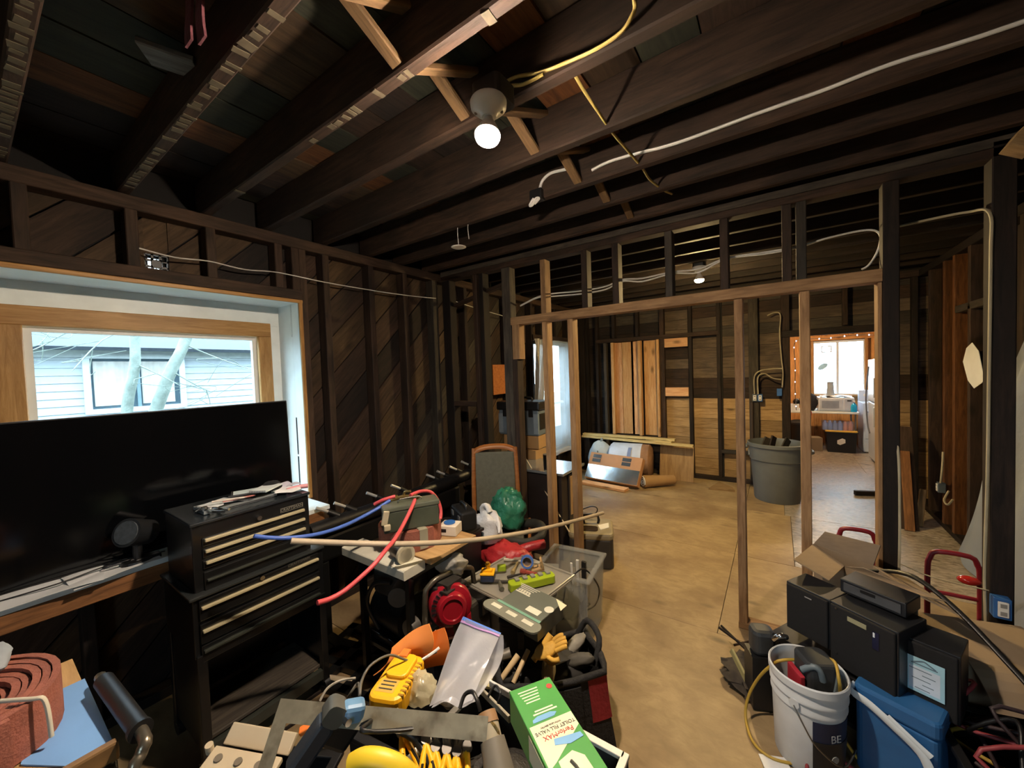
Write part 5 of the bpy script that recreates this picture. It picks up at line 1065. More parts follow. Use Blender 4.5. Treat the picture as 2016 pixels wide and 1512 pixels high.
# ================================================================== right side: bucket, cooler, speakers, box
BKT = mat('bucket_white', '#c8cdd0', .45, var=.08, dirt='#a39b86', damt=.4); NAVYL = mat('label_navy', '#1a2440', .5); BLKL = mat('label_black', '#17181b', .5)
t = thing('paint_bucket', 'white paint bucket with navy and black label, holding tools', 'bucket', (.09, 1.955, 0))
MB().lathe([(.001, 0), (.112, 0), (.116, .01), (.124, .26), (.129, .262), (.129, .272), (.126, .28), (.126, .30), (.132, .302), (.132, .312), (.128, .32), (.129, .345), (.136, .348), (.136, .375), (.132, .38), (.128, .376), (.124, .30), (.110, .02), (.001, .015)], 40).build('pail', BKT, t, smooth=30)
MB().sheet(lambda u, v: ((.1165+.0075*v)*math.cos(-1.50+1.5*u), (.1165+.0075*v)*math.sin(-1.50+1.5*u), .03+.135*v), 24, 2, .0015).build('label_black', BLKL, t, smooth=60)
MB().sheet(lambda u, v: ((.1215+.0035*v)*math.cos(-1.50+1.5*u), (.1215+.0035*v)*math.sin(-1.50+1.5*u), .165+.08*v-.045*v*0+(1-v)*.0), 24, 2, .0015).build('label_navy', NAVYL, t, smooth=60)
an = -.86
text('BE', t, frame((.1255*math.cos(an), .1255*math.sin(an), .185), (-math.sin(an), math.cos(an), 0), (0, 0, 1)), .042, mat('label_letter', '#b9bdc0', .5))
MB().at(frame((.1215*math.cos(an), .1215*math.sin(an), .10), (-math.sin(an), math.cos(an), 0), (0, 0, 1))).cyl((0, 0, -.003), (0, 0, .002), .014, n=20).build('label_emblem', mat('label_grey', '#8b8d8b', .5), t)
an = -1.95
MB().at(frame((.128*math.cos(an), .128*math.sin(an), .29), (-math.sin(an), math.cos(an), 0), (0, 0, 1))).cyl((0, 0, -.005), (0, 0, .008), .018, n=16).build('handle_ear', BKT, t, smooth=40)
MB().tube([(.137*math.cos(an), .137*math.sin(an), .285), (.145*math.cos(an+.2), .145*math.sin(an+.2), .24), (.15*math.cos(an+.5), .15*math.sin(an+.5), .17), (.15*math.cos(an+1.1), .15*math.sin(an+1.1), .10), (.15*math.cos(an+1.8), .15*math.sin(an+1.8), .12)], .003, 6, 4).build('wire_handle', STEEL, t, smooth=60)
t = thing('drill_case', 'dark grey power tool with red side standing in the bucket', 'power tool', (.10, 1.97, .18), .5)
SL = mat('slate_plastic', '#2f3235', .5, var=.15)
MB().rbox((.02, 0, .12), (.12, .12, .24), .03).build('body', SL, t, bevel=.012); MB().box((-.055, 0, .10), (.02, .09, .16)).build('red_side', mat('deep_red', '#a32a38', .45), t, bevel=.004)
MB().tube([(-.05, -.03, .2), (-.02, -.05, .23), (.0, -.06, .22), (.01, -.06, .18)], .012, 8, 3).build('grip_rib', mat('pale_slate', '#5f6c73', .5), t, smooth=60)
MB().box((.055, -.063, .14), (.012, .012, .14), rot=Euler((0, .2, 0))).build('rib', mat('pale_slate', '#5f6c73', .5), t)
t = thing('angle_tool', 'dark grey rounded tool tucked behind the bucket', 'power tool', (-.075, 2.14, .30), .4)
MB().rbox((0, 0, .02), (.10, .09, .12), .03).build('body', SL, t, bevel=.02); MB().tube([(.03, -.05, .06), (.05, -.07, .09), (.08, -.06, .08)], .012, 8, 3).build('guard', CHROME, t, smooth=60)
MB().box((0, 0, -.165), (.12, .10, .25)).build('stand', BLACKP, t)
CORDY = mat('yellow_cord', '#a98c36', .5, var=.08)
cable('extension_cord', 'yellow extension cord looping left of the bucket and over its rim', [(0.255,2.013,0.020), (0.199,1.999,0.120), (0.195,1.956,0.280), (0.187,1.913,0.390), (0.175,1.985,0.420), (0.112,2.037,0.360), (0.004,1.970,0.360), (-0.047,1.976,0.300), (-0.092,2.009,0.200), (-0.128,2.008,0.100), (-0.135,1.970,0.030), (-0.104,1.883,0.012), (-0.043,1.844,0.012), (0.034,1.861,0.012), (0.118,1.911,0.012), (0.188,1.980,0.012)], .006, CORDY, k=6, cat='cord', n=8)
CORDR = mat('red_cord', '#8a3438', .5, var=.08)
cable('extension_cord', 'dull red cord looping on the floor in front of the bucket', [(0.081,1.820,0.020), (0.083,1.846,0.060), (0.107,1.856,0.100), (0.149,1.890,0.090), (0.199,1.932,0.050), (0.247,1.949,0.020)], .007, CORDR, cat='cord', n=8)
BLUE = mat('cooler_blue', '#2a5f94', .45, var=.08, dirt='#1f4a76', damt=.4)
ca, cb = V((0.242,1.997,0.345)), V((0.459,1.908,0.345)); cd_ = (cb-ca).normalized()
t = thing('cooler', 'small blue cooler with white carrying handle, right of the bucket', 'cooler', m=frame(V(ca.x, ca.y, 0), cd_, V(-cd_.y, cd_.x, 0))); CL_ = (cb-ca).length
MB().rbox((CL_/2, .085, .14), (CL_, .17, .28), .025).build('body', BLUE, t, bevel=.008)
MB().rbox((CL_/2, .085, .315), (CL_+.01, .18, .065), .028).build('lid', BLUE, t, bevel=.012)
WHC = mat('cooler_white', '#c9d2d8', .45, var=.05)
MB().tube([(-.006, .02, .33), (-.004, -.012, .315), (.05, -.014, .30), (.12, -.016, .265), (.19, -.016, .22), (CL_-.01, -.014, .15), (CL_+.006, .02, .145)], .016, 8, 4, flat=.4, up=(0, 0, 1)).build('handle', WHC, t, smooth=60)
MB().tube([(.10, -.014, .29), (.17, -.016, .25), (CL_-.02, -.014, .225)], .013, 8, 4, flat=.4, up=(0, 0, 1)).build('handle_arm', WHC, t, smooth=60)
# speakers on a dark stand
SPK = mat('speaker_vinyl', '#1b1d21', .38, var=.15); GRL = mat('speaker_cloth', '#101012', .9, var=.2, scale=80)
def spk(name, label, pl, pr, z, h, depth, grille=True, base=True):
    a, b = V(pl), V(pr); d = (b-a).normalized(); n_ = V(-d.y, d.x, 0)
    t = thing(name, label, 'speaker', m=frame(V(a.x, a.y, z-h), d, n_)); w = (b-a).length
    MB().box((w/2, depth/2+.004, h/2), (w, depth, h)).build('cabinet', SPK, t, bevel=.004)
    MB().box((w/2, -.001, h/2), (w-.012, .014, h-.012)).build('grille', GRL, t, bevel=.005)
    return t, w
t1, w_ = spk('speaker', 'small black speaker, leftmost of the stack behind the bucket', (0.023,2.214,0.600), (0.178,2.118,0.600), .60, .225, .15)
MB().box((w_*.55, -.0085, .195), (.028, .002, .004)).build('logo_strip', mat('speaker_logo', '#9b9b9b', .4), t1)
t2, w_ = spk('subwoofer', 'large black speaker with a display, middle of the stack', (0.177,2.121,0.600), (0.368,1.991,0.600), .60, .27, .20)
MB().box((w_*.45, -.009, .235), (.065, .004, .018)).build('display', mat('pale_display', '#8f8d72', .4), t2); MB().rbox((w_*.72, -.009, .20), (.022, .004, .07), .0015).build('port', mat('port_blue', '#1c1f3a', .15), t2)
MB().box((w_*.70, -.011, .222), (.006, .003, .018)).build('light', mat('pale_light', '#d9dfe6', .3), t2); MB().cyl((.03, -.008, .255), (.03, -.012, .255), .004, n=10).build('screw', STEEL, t2); MB().cyl((.03, -.008, .06), (.03, -.012, .06), .004, n=10).build('screw', STEEL, t2)
t3, w3_ = spk('speaker', 'black speaker with a printed certificate taped to it, rightmost of the stack', (0.382,2.066,0.560), (0.533,2.006,0.560), .56, .26, .16)
t = thing('stacked_player', 'dark grey media player lying on top of the middle speaker', 'media player', m=frame((0.224,2.216,0.605), (.86, -.5, 0), (.5, .86, 0)))
MB().box((.11, .06, .035), (.22, .13, .06)).build('case', SPK, t, bevel=.005); MB().box((.11, -.007, .035), (.19, .004, .035)).build('front_panel', mat('player_grey', '#45474a', .4), t); MB().box((.10, -.010, .045), (.05, .003, .012)).build('slot', BLACKP, t)
t = thing('certificate', 'blue bordered printed certificate sheet on the rightmost speaker', 'certificate', m=t3.matrix_basis @ frame((w3_*.45, -.0125, .135), (1, 0, 0), (0, 0, 1)))
MB().box((0, 0, 0), (.105, .135, .001)).build('sheet', mat('cert_teal', '#9cc6d6', .5, var=.08), t); MB().box((0, -.012, .0008), (.082, .088, .0006)).build('panel', mat('cert_pale', '#c5d3e2', .5), t)
CIN = mat('cert_ink', '#5d7483', .6)
MB().tube([(-.03, .045, .001), (-.012, .055, .001), (.0, .060, .001), (.012, .055, .001), (.03, .045, .001)], .003, 5, 4, flat=.2, up=(0, 1, 0)).build('emblem_arc', CIN, t); MB().box((0, .043, .0012), (.07, .004, .0004)).build('text_line', CIN, t)
for k in range(5): MB().box(((-.01, .012, -.008, .01, -.005)[k], .022-.018*k, .0012), ((.06, .035, .05, .03, .04)[k], .003, .0004)).build('text_line', CIN, t)
t = thing('media_stand', 'low dark stand carrying the speakers', 'stand', (.26, 2.20, 0), -.52)
MB().box((0, 0, .30), (.56, .24, .03)).build('top', BLACKP, t, bevel=.003)
for s in (-1, 1): MB().box((s*.26, 0, .145), (.03, .22, .29)).build('side', BLACKP, t)
MB().box((0, .10, .145), (.5, .015, .29)).build('back', BLACKP, t); MB().box((0, 0, .10), (.5, .22, .02)).build('shelf', BLACKP, t)
# open cardboard box
CARD = mat('cardboard', '#8d7a62', .85, var=.08, scale=5, dirt='#6d5c48', damt=.3); CARDI = mat('cardboard_inside', '#7b6a56', .9, var=.1)
FL, BL_, FR = V((0.263,2.444,0.630)), V((0.159,2.673,0.630)), V((0.483,2.291,0.630)); BR_ = BL_+FR-FL
t = thing('cardboard_box', 'open cardboard box with spread flaps behind the speakers', 'box', V(FL.x, FL.y, 0))
def quad(a, b, c, d, nm, m, th=.005): wmb(t).sheet(lambda u, v: a.lerp(b, u).lerp(d.lerp(c, u), v), 4, 4, th).build(nm, m, t)
g0 = lambda p: V(p.x, p.y, .30)
for a, b in ((FL, FR), (FR, BR_), (BR_, BL_), (BL_, FL)): quad(a, b, g0(b), g0(a), 'side', CARD)
quad(g0(FL), g0(FR), g0(BR_), g0(BL_), 'bottom', CARD)
for a, b, c, d in ((FL, BL_, V((0.055,2.282,0.680)), V((0.188,2.271,0.620))),): quad(a, b, c, d, 'flap', CARD)
quad(FL, FR, V((0.566,2.291,0.630)), V((0.324,2.385,0.665)), 'flap', CARD); quad(BL_, BR_, BR_+V(.03, .02, .10), BL_+V(.05, .02, .07), 'flap', CARDI); quad(FR, BR_, BR_+V(.12, .0, -.03), FR+V(.13, -.03, -.04), 'flap', CARD)
t = thing('cardboard_box', 'plain cardboard box beside the dark post at the right edge', 'box', (.74, 2.44, 0), .25)
MB().box((0, 0, .22), (.36, .30, .44)).build('carton', CARD, t, bevel=.004); MB().sheet(lambda u, v: (-.18+.36*u, -.15-.16*v, .44-.10*v*v), 4, 6, .004).build('flap', CARD, t); MB().sheet(lambda u, v: (-.18-.13*v, -.15+.30*u, .44+.03*v), 4, 6, .004).build('flap', CARD, t)
tote('storage_tote', 'dark storage tote under the open cardboard box', (.36, 2.50, 0), (.36, .18, .27), BLACKP, -.45)
# red handled carts behind the partition
RDH = mat('red_tube', '#7d1a26', .4, var=.1)
def hand_truck(label, x0, x1, y, z):
    t = thing('hand_truck', label, 'hand truck', ((x0+x1)/2, y, 0)); w = (x1-x0)/2
    MB().tube([(-w, 0, .04), (-w, 0, z-.12), (-w*.9, 0, z-.04), (-w*.62, 0, z), (w*.62, 0, z), (w*.9, 0, z-.04), (w, 0, z-.12), (w, 0, .04)], .0125, 10, 3).build('frame', RDH, t, smooth=60)
    for zz in (.18, .38): MB().cyl((-w, 0, zz), (w, 0, zz), .010).build('crossbar', RDH, t)
    MB().box((0, -.09, .025), (2*w, .18, .012)).build('toe_plate', RDH, t)
    for s in (-1, 1): MB().cyl((s*(w+.02), .05, .07), (s*(w+.055), .05, .07), .07, n=20).build('wheel', BLACKP, t, smooth=40)
    return t
hand_truck('red tubular hand truck handle rising between studs and the kitchen doorway view', .285, .455, 2.93, .655)
hand_truck('red tubular hand truck handle beside the dark post at right', .66, .85, 2.95, .60)
solo(MB().blob((0, 0, 0), (.045, .03, .022), .03, 2, 1), 'red_lens', mat('red_lens', '#a3251f', .2, coat=.3), 'oval red plastic lens lying on the box at right', 'lens', smooth=60).location = V((0.811,2.947,0.475))
# hanging plastic sheet
PSH = film('plastic_sheeting', '#b7bfc8', .86, .3, .5)
def psf(u, v):
    yl = 3.50+1.2*v**.9; yr = 2.98-.02*v; y = yl+(yr-yl)*u
    return (1.20-.06*u+.03*math.sin(u*14+v*2)+.02*math.sin(u*5-v*6), y, 1.80*(1-v)+.01+.12*u*(1-v))
solo(MB().sheet(psf, 40, 24, .002), 'plastic_sheet', PSH, 'white plastic sheeting draped down the right wall to the floor', 'plastic sheet', smooth=80)
solo(MB().sheet(lambda u, v: (1.02-.02*math.sin(v*9), 2.98-.42*u+.1*v*0, .98-.5*v+.3*u), 8, 8, .002), 'plastic_sheet', PSH, 'fold of white plastic sheeting right of the dark post', 'plastic sheet', smooth=80)
o = solo(MB().at(frame((1.27, 4.55, 1.575), (0, -1, 0), (0, 0, 1))).prism([(-.20, .02), (-.13, .13), (-.02, .17), (.10, .10), (.20, -.11), (.16, -.14), (.02, -.19), (-.10, -.13)], 0, .003), 'paper_scrap', PAPERW, 'pale torn paper pinned on a stud of the right wall', 'paper')
# electric boxes
BXB = mat('box_blue', '#2f5f9a', .5)
def ebox(label, loc, rz, face='outlet', m=None):
    t = thing('outlet_box', label, 'electrical box', loc, rz)
    MB().box((0, .02, 0), (.055, .05, .095)).build('box', m or BXB, t, bevel=.003)
    if face:
        f = MB().box((0, -.009, 0), (.034, .008, .07)).build('receptacle', PORC, t, bevel=.003)
        for z in (-.018, .018): MB().box((0, -.0135, z), (.02, .002, .018)).build('socket', mat('socket_shade', '#8d8a84', .5), f)
    return t
ebox('blue electrical box with white receptacle low on the dark right post', (.835, 2.665, .485), 0)
ebox('dark electrical box on the right wall near the leaning planks', (1.25, 5.27, .40), -PI/2, m=mat('box_steel', '#4c565e', .5))
# plugs, cords and scrap wood
CD = mat('dark_cord', '#2c1d20', .6, var=.3)
rnd = random.Random(4)
labs = ['dark cord tangle strand arching highest at the right edge', 'dark red cord strand in the right-hand tangle', 'brownish cord strand lying lowest in the right-hand tangle', 'black cord strand behind the rightmost speaker', 'maroon cord strand crossing the right post', 'loose dark cord strand near the cooler corner', 'red-brown cord end sticking out at the bottom right', 'long dark cord strand spanning the right-hand tangle']
for i in range(8):
    pts = []; x, y = .50+.05*i, 1.95+.03*i
    for k in range(7):
        pts.append((.52+rnd.uniform(0, .42), 1.78+.10*k+rnd.uniform(-.05, .05), (.10+.30*math.sin(PI*(k+.5)/7)*rnd.uniform(.4, 1.2)) if i != 2 else .1+.03*k))
    cable('tangled_cord', labs[i], pts, .007, (CD, CORDR, CORDY, BLACKP, CORDR, CD, CORDR, CD)[i], k=6, cat='cord', group='cords tangled at the right edge', n=7)
cable('thick_cord', 'thick black cord running from the cardboard box down to the right tangle', [(.36, 2.52, .60), (.48, 2.42, .66), (.58, 2.30, .62), (.68, 2.15, .52), (.78, 2.0, .40)], .010, BLACKP, cat='cord')
cable('tie_line', 'thin taut line from the left post to the right post', [(.50, 2.69, .60), (.62, 2.69, .56), (.80, 2.685, .55)], .003, C_OLD, cat='line')
cable('yellow_wire', 'dull yellow wire arching out of the right-hand tangle', [(.50, 1.72, .12), (.56, 1.74, .24), (.60, 1.76, .29), (.66, 1.78, .28)], .006, CORDY, cat='wire')
tote('storage_tote', 'black storage tote under the cord tangle at the right edge', (.72, 2.02, 0), (.44, .36, .26), BLACKP, .1)
sl = ['long dark stick poking left out of the scrap pile', 'second dark stick beside the longest one in the scrap pile', 'pale yellow split batten in the scrap pile', 'grey stick lying flat under the batten', 'brown stick nearest the bucket', 'short stick at the front of the scrap pile', 'thin lath at the back of the scrap pile', 'grey lath under the bucket cord', 'bent twig-like stick in the scrap pile middle']
sp_ = [((-0.288,2.385,0.160), (-0.105,2.340,0.100)), ((-0.283,2.455,0.130), (-0.138,2.310,0.120)), ((-0.214,2.253,0.140), (-0.130,2.148,0.060)), ((-0.211,2.191,0.020), (-0.050,2.367,0.050)), ((-0.147,2.272,0.100), (-0.050,2.431,0.120)), ((-0.187,2.175,0.015), (-0.038,2.180,0.015)), ((-0.222,2.469,0.030), (-0.065,2.590,0.060)), ((-0.140,2.115,0.015), (-0.017,2.221,0.020)), ((-0.179,2.406,0.100), (-0.083,2.320,0.040))]
for i, (a, b) in enumerate(sp_):
    o = beam('scrap_stick', None, a, b, (.012, .012, .035, .02, .022, .016, .012, .014, .016)[i], (.010, .010, .012, .012, .018, .01, .008, .01, .014)[i], (W_DARK, W_DARK, mat('split_batten', '#9a9466', .7, var=.2), W_GREY, W_OLD, W_GREY, W_OLD, W_GREY, W_DARK)[i]); tag(o, sl[i], 'stick', 'sticks in the scrap pile')
solo(MB().blob((0, 0, .03), (.16, .15, .045), .35, 4, 6, zmin=-.028), 'scrap_heap', mat('scrap_dark', '#3a332b', .9, var=.4, scale=20), 'low heap of dark wood scraps and debris left of the bucket', 'scrap heap', smooth=30).location = (-.10, 2.27, .0)
o = solo(MB().box((0, 0, 0), (.10, .07, .004)), 'pale_packet', PAPERW, 'pale paper packet on the floor in front of the bucket', 'packet'); o.location = V((-0.022,1.827,0.006)); o.rotation_euler = (0, 0, .4)
b = beam('wood_block', None, (0.735,2.300,2.453), (0.793,2.300,2.414), .07, .09, W_TAN); tag(b, 'tan wooden block under the ceiling at the upper right edge', 'wood block')

# ================================================================== far room, left side behind the partition
t = thing('black_cabinet', 'black cabinet with a steel top behind the partition studs', 'cabinet', (-1.79, 3.10, 0))
BC = mat('cabinet_brown_black', '#241d1b', .5, var=.2)
MB().box((0, 0, .37), (.52, .40, .74)).build('carcass', BC, t, bevel=.004); MB().box((.01, 0, .752), (.56, .44, .022)).build('top', mat('foil_top', '#a9b1b8', .22, metal=.7, var=.1), t, bevel=.003)
MB().box((.265, .05, .43), (.012, .26, .58)).build('door', BC, t, bevel=.003); o = beam('panel', t, (.272, .02, .36), (.272, .02, .70), .16, .012, W_PLY, (0, 1, 0))
t = thing('drinking_mug', 'tall black mug on the black cabinet', 'mug', (-1.70, 2.98, .764))
MB().lathe([(.001, 0), (.040, 0), (.043, .13), (.039, .13), (.036, .01), (.001, .008)], 24).build('cup', BLACKP, t, smooth=40); MB().lathe([(.0435, .126), (.0445, .129), (.0435, .132), (.040, .132)], 24).build('rim', CHROME, t, smooth=40)
def carton(name, label, c, d, rz, m):
    t = thing(name, label, 'box', (c[0], c[1], c[2]), rz); MB().box((0, 0, d[2]/2), d, ).build('carton', m, t, bevel=.003); MB().box((0, 0, d[2]+.0006), (d[0], .05, .001)).build('tape', TAPE, t); return t
KR = mat('kraft_board', '#9c7a50', .8, var=.08, scale=5)
carton('cardboard_box', 'upper kraft cardboard box stacked under the grey tool box', (-2.18, 3.42, .86), (.40, .34, .13), .1, KR)
carton('cardboard_box', 'lower kraft cardboard box stacked on the shelf behind the post', (-2.19, 3.42, .70), (.44, .36, .155), -.05, KR)
t = thing('storage_shelf', 'plain brown shelf unit under the stacked boxes', 'shelf', (-2.28, 3.42, 0)); MB().box((0, 0, .685), (.60, .40, .025)).build('top', W_OLD, t)
for s in (-1, 1): MB().box((s*.28, 0, .335), (.03, .38, .67)).build('side', BC, t)
MB().box((0, 0, .3), (.53, .38, .02)).build('shelf_board', BC, t)
t = thing('grey_tool_box', 'grey plastic tool box with black lid on top of the cardboard boxes', 'tool box', (-2.20, 3.38, .992), .08)
GTB = mat('tool_grey', '#5c6975', .5, var=.12)
MB().box((0, 0, .13), (.46, .26, .26)).build('body', GTB, t, bevel=.012); MB().box((0, 0, .30), (.50, .29, .09)).build('lid', BLACKP, t, bevel=.015); MB().tube([(-.1, 0, .345), (-.09, 0, .375), (.09, 0, .375), (.1, 0, .345)], .012, 8, 2).build('handle', BLACKP, t, smooth=60)
for s in (-1, 1): MB().box((s*.15, -.135, .23), (.05, .012, .08)).build('latch', BLACKP, t, bevel=.003); MB().box((s*.205, -.128, .12), (.05, .012, .2)).build('corner', mat('tool_grey_pale', '#7d8a94', .5), t)
MB().box((.232, 0, .14), (.006, .20, .16)).build('end_recess', BLACKP, t)
t = thing('clip_panel', 'orange-brown plywood square hung by a clip behind the dark post', 'panel', (-2.64, 3.70, 1.56))
o = MB().box((0, 0, 0), (.012, .52, .34)).build('panel', wood('orange_ply', '#b06f3a', '#8b5228', rnd=.05), t); MB().box((.008, .02, .17), (.01, .06, .03)).build('clip', CHROME, t)
t = thing('beige_case', 'dark case with beige lid and folding handle by the partition stud', 'case', m=frame((-1.34, 3.06, 0), (.85, .35, 0), (-.35, .85, 0)))
BEI = mat('beige_plastic', '#8f8468', .5, var=.1); DGY = mat('dark_grey_plastic', '#33322f', .5)
MB().rbox((0, 0, .12), (.36, .34, .24), .04).build('body', DGY, t, bevel=.01); MB().rbox((0, 0, .265), (.37, .35, .06), .05).build('lid', BEI, t, bevel=.02); MB().rbox((-.02, -.08, .298), (.16, .10, .012), .03).build('window', mat('smoked_window', '#3a2f25', .15), t, bevel=.004)
MB().tube([(-.06, .05, .29), (-.06, .05, .36), (.06, .05, .36), (.06, .05, .29)], .012, 8, 2).build('handle', BLACKP, t); MB().prism([(.08, -.10), (.15, -.04), (.15, .06), (.06, -.0)], .296, .300).build('label', PORC, t)
cable('coiled_lead', 'thin dark lead bent upright behind the beige case lid', [(-1.516,3.200,0.285), (-1.504,3.200,0.344), (-1.413,3.200,0.398), (-1.354,3.200,0.408), (-1.336,3.200,0.384), (-1.366,3.200,0.341), (-1.492,3.200,0.271)], .005, BLACKP, cat='lead')
# plastic curtain on the far window
solo(MB().sheet(lambda u, v: (-2.60+.02*math.sin(v*9+u*14)+.03*u, 4.36+1.02*u, 2.06-1.62*v), 30, 16, .002), 'window_film', film('window_film', '#dfe9ee', .30, .2, .5), 'clear plastic film stretched over the far left window', 'plastic film', smooth=80)
solo(MB().sheet(lambda u, v: (-2.58+.05*math.sin(u*9+v*3), 4.28+.24*u*(1-.3*v), 2.06-.86*v), 16, 14, .003), 'gathered_film', film('gathered_film', '#b3aca0', .8, .3, .6), 'gathered bunch of plastic hanging at the left side of the far window', 'plastic film', smooth=80)

# ================================================================== far room, along the far wall
LUM = wood('yellow_lumber', '#d8c690', '#b79f68', rnd=.08, bump=.1)
lm = [((-2.62, 5.80, .585), (-1.22, 5.84, .575), 'upper fresh yellow board lying along the far wall'), ((-2.62, 5.76, .555), (-.97, 5.77, .520), 'long fresh yellow board in front, reaching the plywood panel'), ((-1.62, 5.86, .545), (-1.25, 5.80, .545), 'short fresh yellow board between the two long ones')]
for a, b, lab in lm: tag(beam('lumber_board', None, a, b, .09, .03, LUM, (0, 1, 0)), lab, 'board', 'fresh boards along the far wall')
t = thing('board_rest', 'dark timber block holding up the left end of the fresh boards', 'block', (-2.55, 5.82, 0)); MB().box((0, 0, .265), (.09, .12, .53)).build('block', W_DARK, t, bevel=.003); MB().box((0, 0, .01), (.16, .16, .02)).build('foot', W_DARK, t)
o = tag(beam('plywood_panel', None, (-1.21, 5.80, .0), (-1.21, 5.90, .50), .46, .018, W_PLY, (1, 0, 0)), 'square plywood panel leaning on the far wall under the boards', 'plywood')
INB = film('insulation_wrap', '#c3d0da', .9, .3, .4)
t = thing('insulation_bag', 'clear wrapped bundle of insulation at the left under the boards', 'insulation', (-2.30, 5.72, .0)); MB().blob((0, 0, .24), (.20, .14, .27), .10, 2, 3, zmin=-.235).build('bundle', mat('insulation_pale', '#b9c3c8', .8, var=.15), t, smooth=60); MB().tube([(.0, 0, .49), (.03, -.02, .53), (.02, -.03, .545)], .02, 8, 3).build('tie', INB, t, smooth=60); MB().box((0, -.135, .33), (.008, .01, .09)).build('print', INK, t)
t = thing('insulation_roll', 'printed roll of insulation with brown end under the boards', 'insulation', (-1.83, 5.70, .26))
rm_ = frame((0, 0, 0), (1, .12, 0), (0, 0, 1)) @ Matrix.Rotation(PI/2, 4, 'Y')
MB().at(rm_).lathe([(.001, -.28), (.22, -.28), (.245, -.25), (.245, .18), (.001, .18)], 32).build('wrap', mat('insulation_print', '#bfc7d6', .5, var=.1), t, smooth=40); MB().at(rm_).lathe([(.001, .17), (.245, .17), (.24, .28), (.20, .31), (.001, .31)], 32).build('end', mat('brown_batt', '#8e6a4d', .95, var=.2, bump=.6), t, smooth=50)
for k, (a, c) in enumerate(((-.1, INKR), (.02, mat('ink_blue', '#6f7fa6', .6)), (-.2, mat('ink_blue', '#6f7fa6', .6)))): MB().sheet(lambda u, v, a=a: (a+.05*u, -.247*math.cos(.1+.9*v), .247*math.sin(.1+.9*v)), 2, 10, .002).build('print_band', c, t, smooth=60)
fa, fb, fc, fd = V((-2.296,5.113,0.430)), V((-1.516,5.100,0.430)), V((-1.619,5.120,0.070)), V((-2.465,5.356,0.070))
fb = fa+(fb-fa); ux = (V(fb.x, fb.y, 0)-V(fa.x, fa.y, 0)).normalized()
t = thing('flooring_carton', 'long kraft carton with silver lower half leaning at the far wall', 'box', m=frame((-1.95, 5.13, .07), (1, -.12, 0), (.12, .55, .85)))
MB().box((0, .19, -.05), (.80, .40, .09)).build('carton', mat('kraft_tan', '#b5855c', .7, var=.06), t, bevel=.004); MB().box((.0, .10, -.0035), (.79, .20, .003)).build('silver_panel', mat('silver_foil', '#b8c6d2', .12, metal=.85, var=.05), t)
for x in (-.28, .18):
    for y in (.27, .335): MB().box((x, y, -.0035), (.13, .05, .003)).build('black_patch', mat('patch_black', '#2c2f31', .5), t)
tag(beam('fir_plank', None, (-2.33, 5.06, .02), (-1.66, 4.98, .02), .14, .035, W_FIR, (0, 1, 0)), 'reddish plank on the floor under the silver carton', 'plank')
t = thing('paper_roll', 'rolled brown paper with a pale spiral end on the far floor', 'paper roll', (-1.52, 5.25, .085)); dv = V(.42, .35, 0).normalized()
MB().cyl((0, 0, 0), dv*.44, .085, .06, 24).build('roll', KR, t, smooth=40); mb = MB(); mb.m = frame((0, 0, 0), dv, (0, 0, 1)) @ Matrix.Rotation(PI/2, 4, 'Y')
mb.sheet(lambda u, v: ((.01+.07*u)*math.cos(16*u), (.01+.07*u)*math.sin(16*u), -.012+.02*v), 80, 1, .004).build('spiral_end', PAPERW, t, smooth=60)
solo(MB().prism([(-.14, -.18), (.16, -.14), (.12, .0), (-.06, .2)], 0, .02), 'board_offcut', W_TAN, 'triangular board offcut on the floor left of the grey bin', 'board').location = (-.62, 5.74, .0)
t = thing('trash_can', 'big grey plastic bin full of scrap wood by the kitchen doorway', 'bin', (-.02, 5.55, 0))
GC = mat('bin_grey', '#5f6466', .55, var=.08, dirt='#4a4d4e', damt=.3)
MB().lathe([(.001, 0), (.225, 0), (.232, .02), (.262, .48), (.275, .49), (.280, .60), (.285, .64), (.30, .65), (.30, .685), (.285, .69), (.272, .66), (.22, .03), (.001, .02)], 40).build('tub', GC, t, smooth=35)
for a in (PI*.98, -.05):
    c, s_ = math.cos(a), math.sin(a); MB().tube([(c*.285-s_*.08, s_*.285+c*.08, .63), (c*.34-s_*.06, s_*.34+c*.06, .60), (c*.34+s_*.06, s_*.34-c*.06, .60), (c*.285+s_*.08, s_*.285-c*.08, .63)], .018, 8, 3).build('handle', GC, t, smooth=60)
sw = ['dark board end leaning left in the grey bin', 'flat dark board offcut across the grey bin', 'grey board end at the back of the grey bin']
for i, (a, b) in enumerate((((-.10, 5.50, .45), (-.04, 5.62, .74)), ((.0, 5.45, .50), (.10, 5.60, .72)), ((-.18, 5.60, .48), (-.10, 5.68, .71)))): tag(beam('scrap_board', None, a, b, .10, .02, (W_DARK, W_GREY, W_GREY)[i]), sw[i], 'board', 'scrap boards in the grey bin')
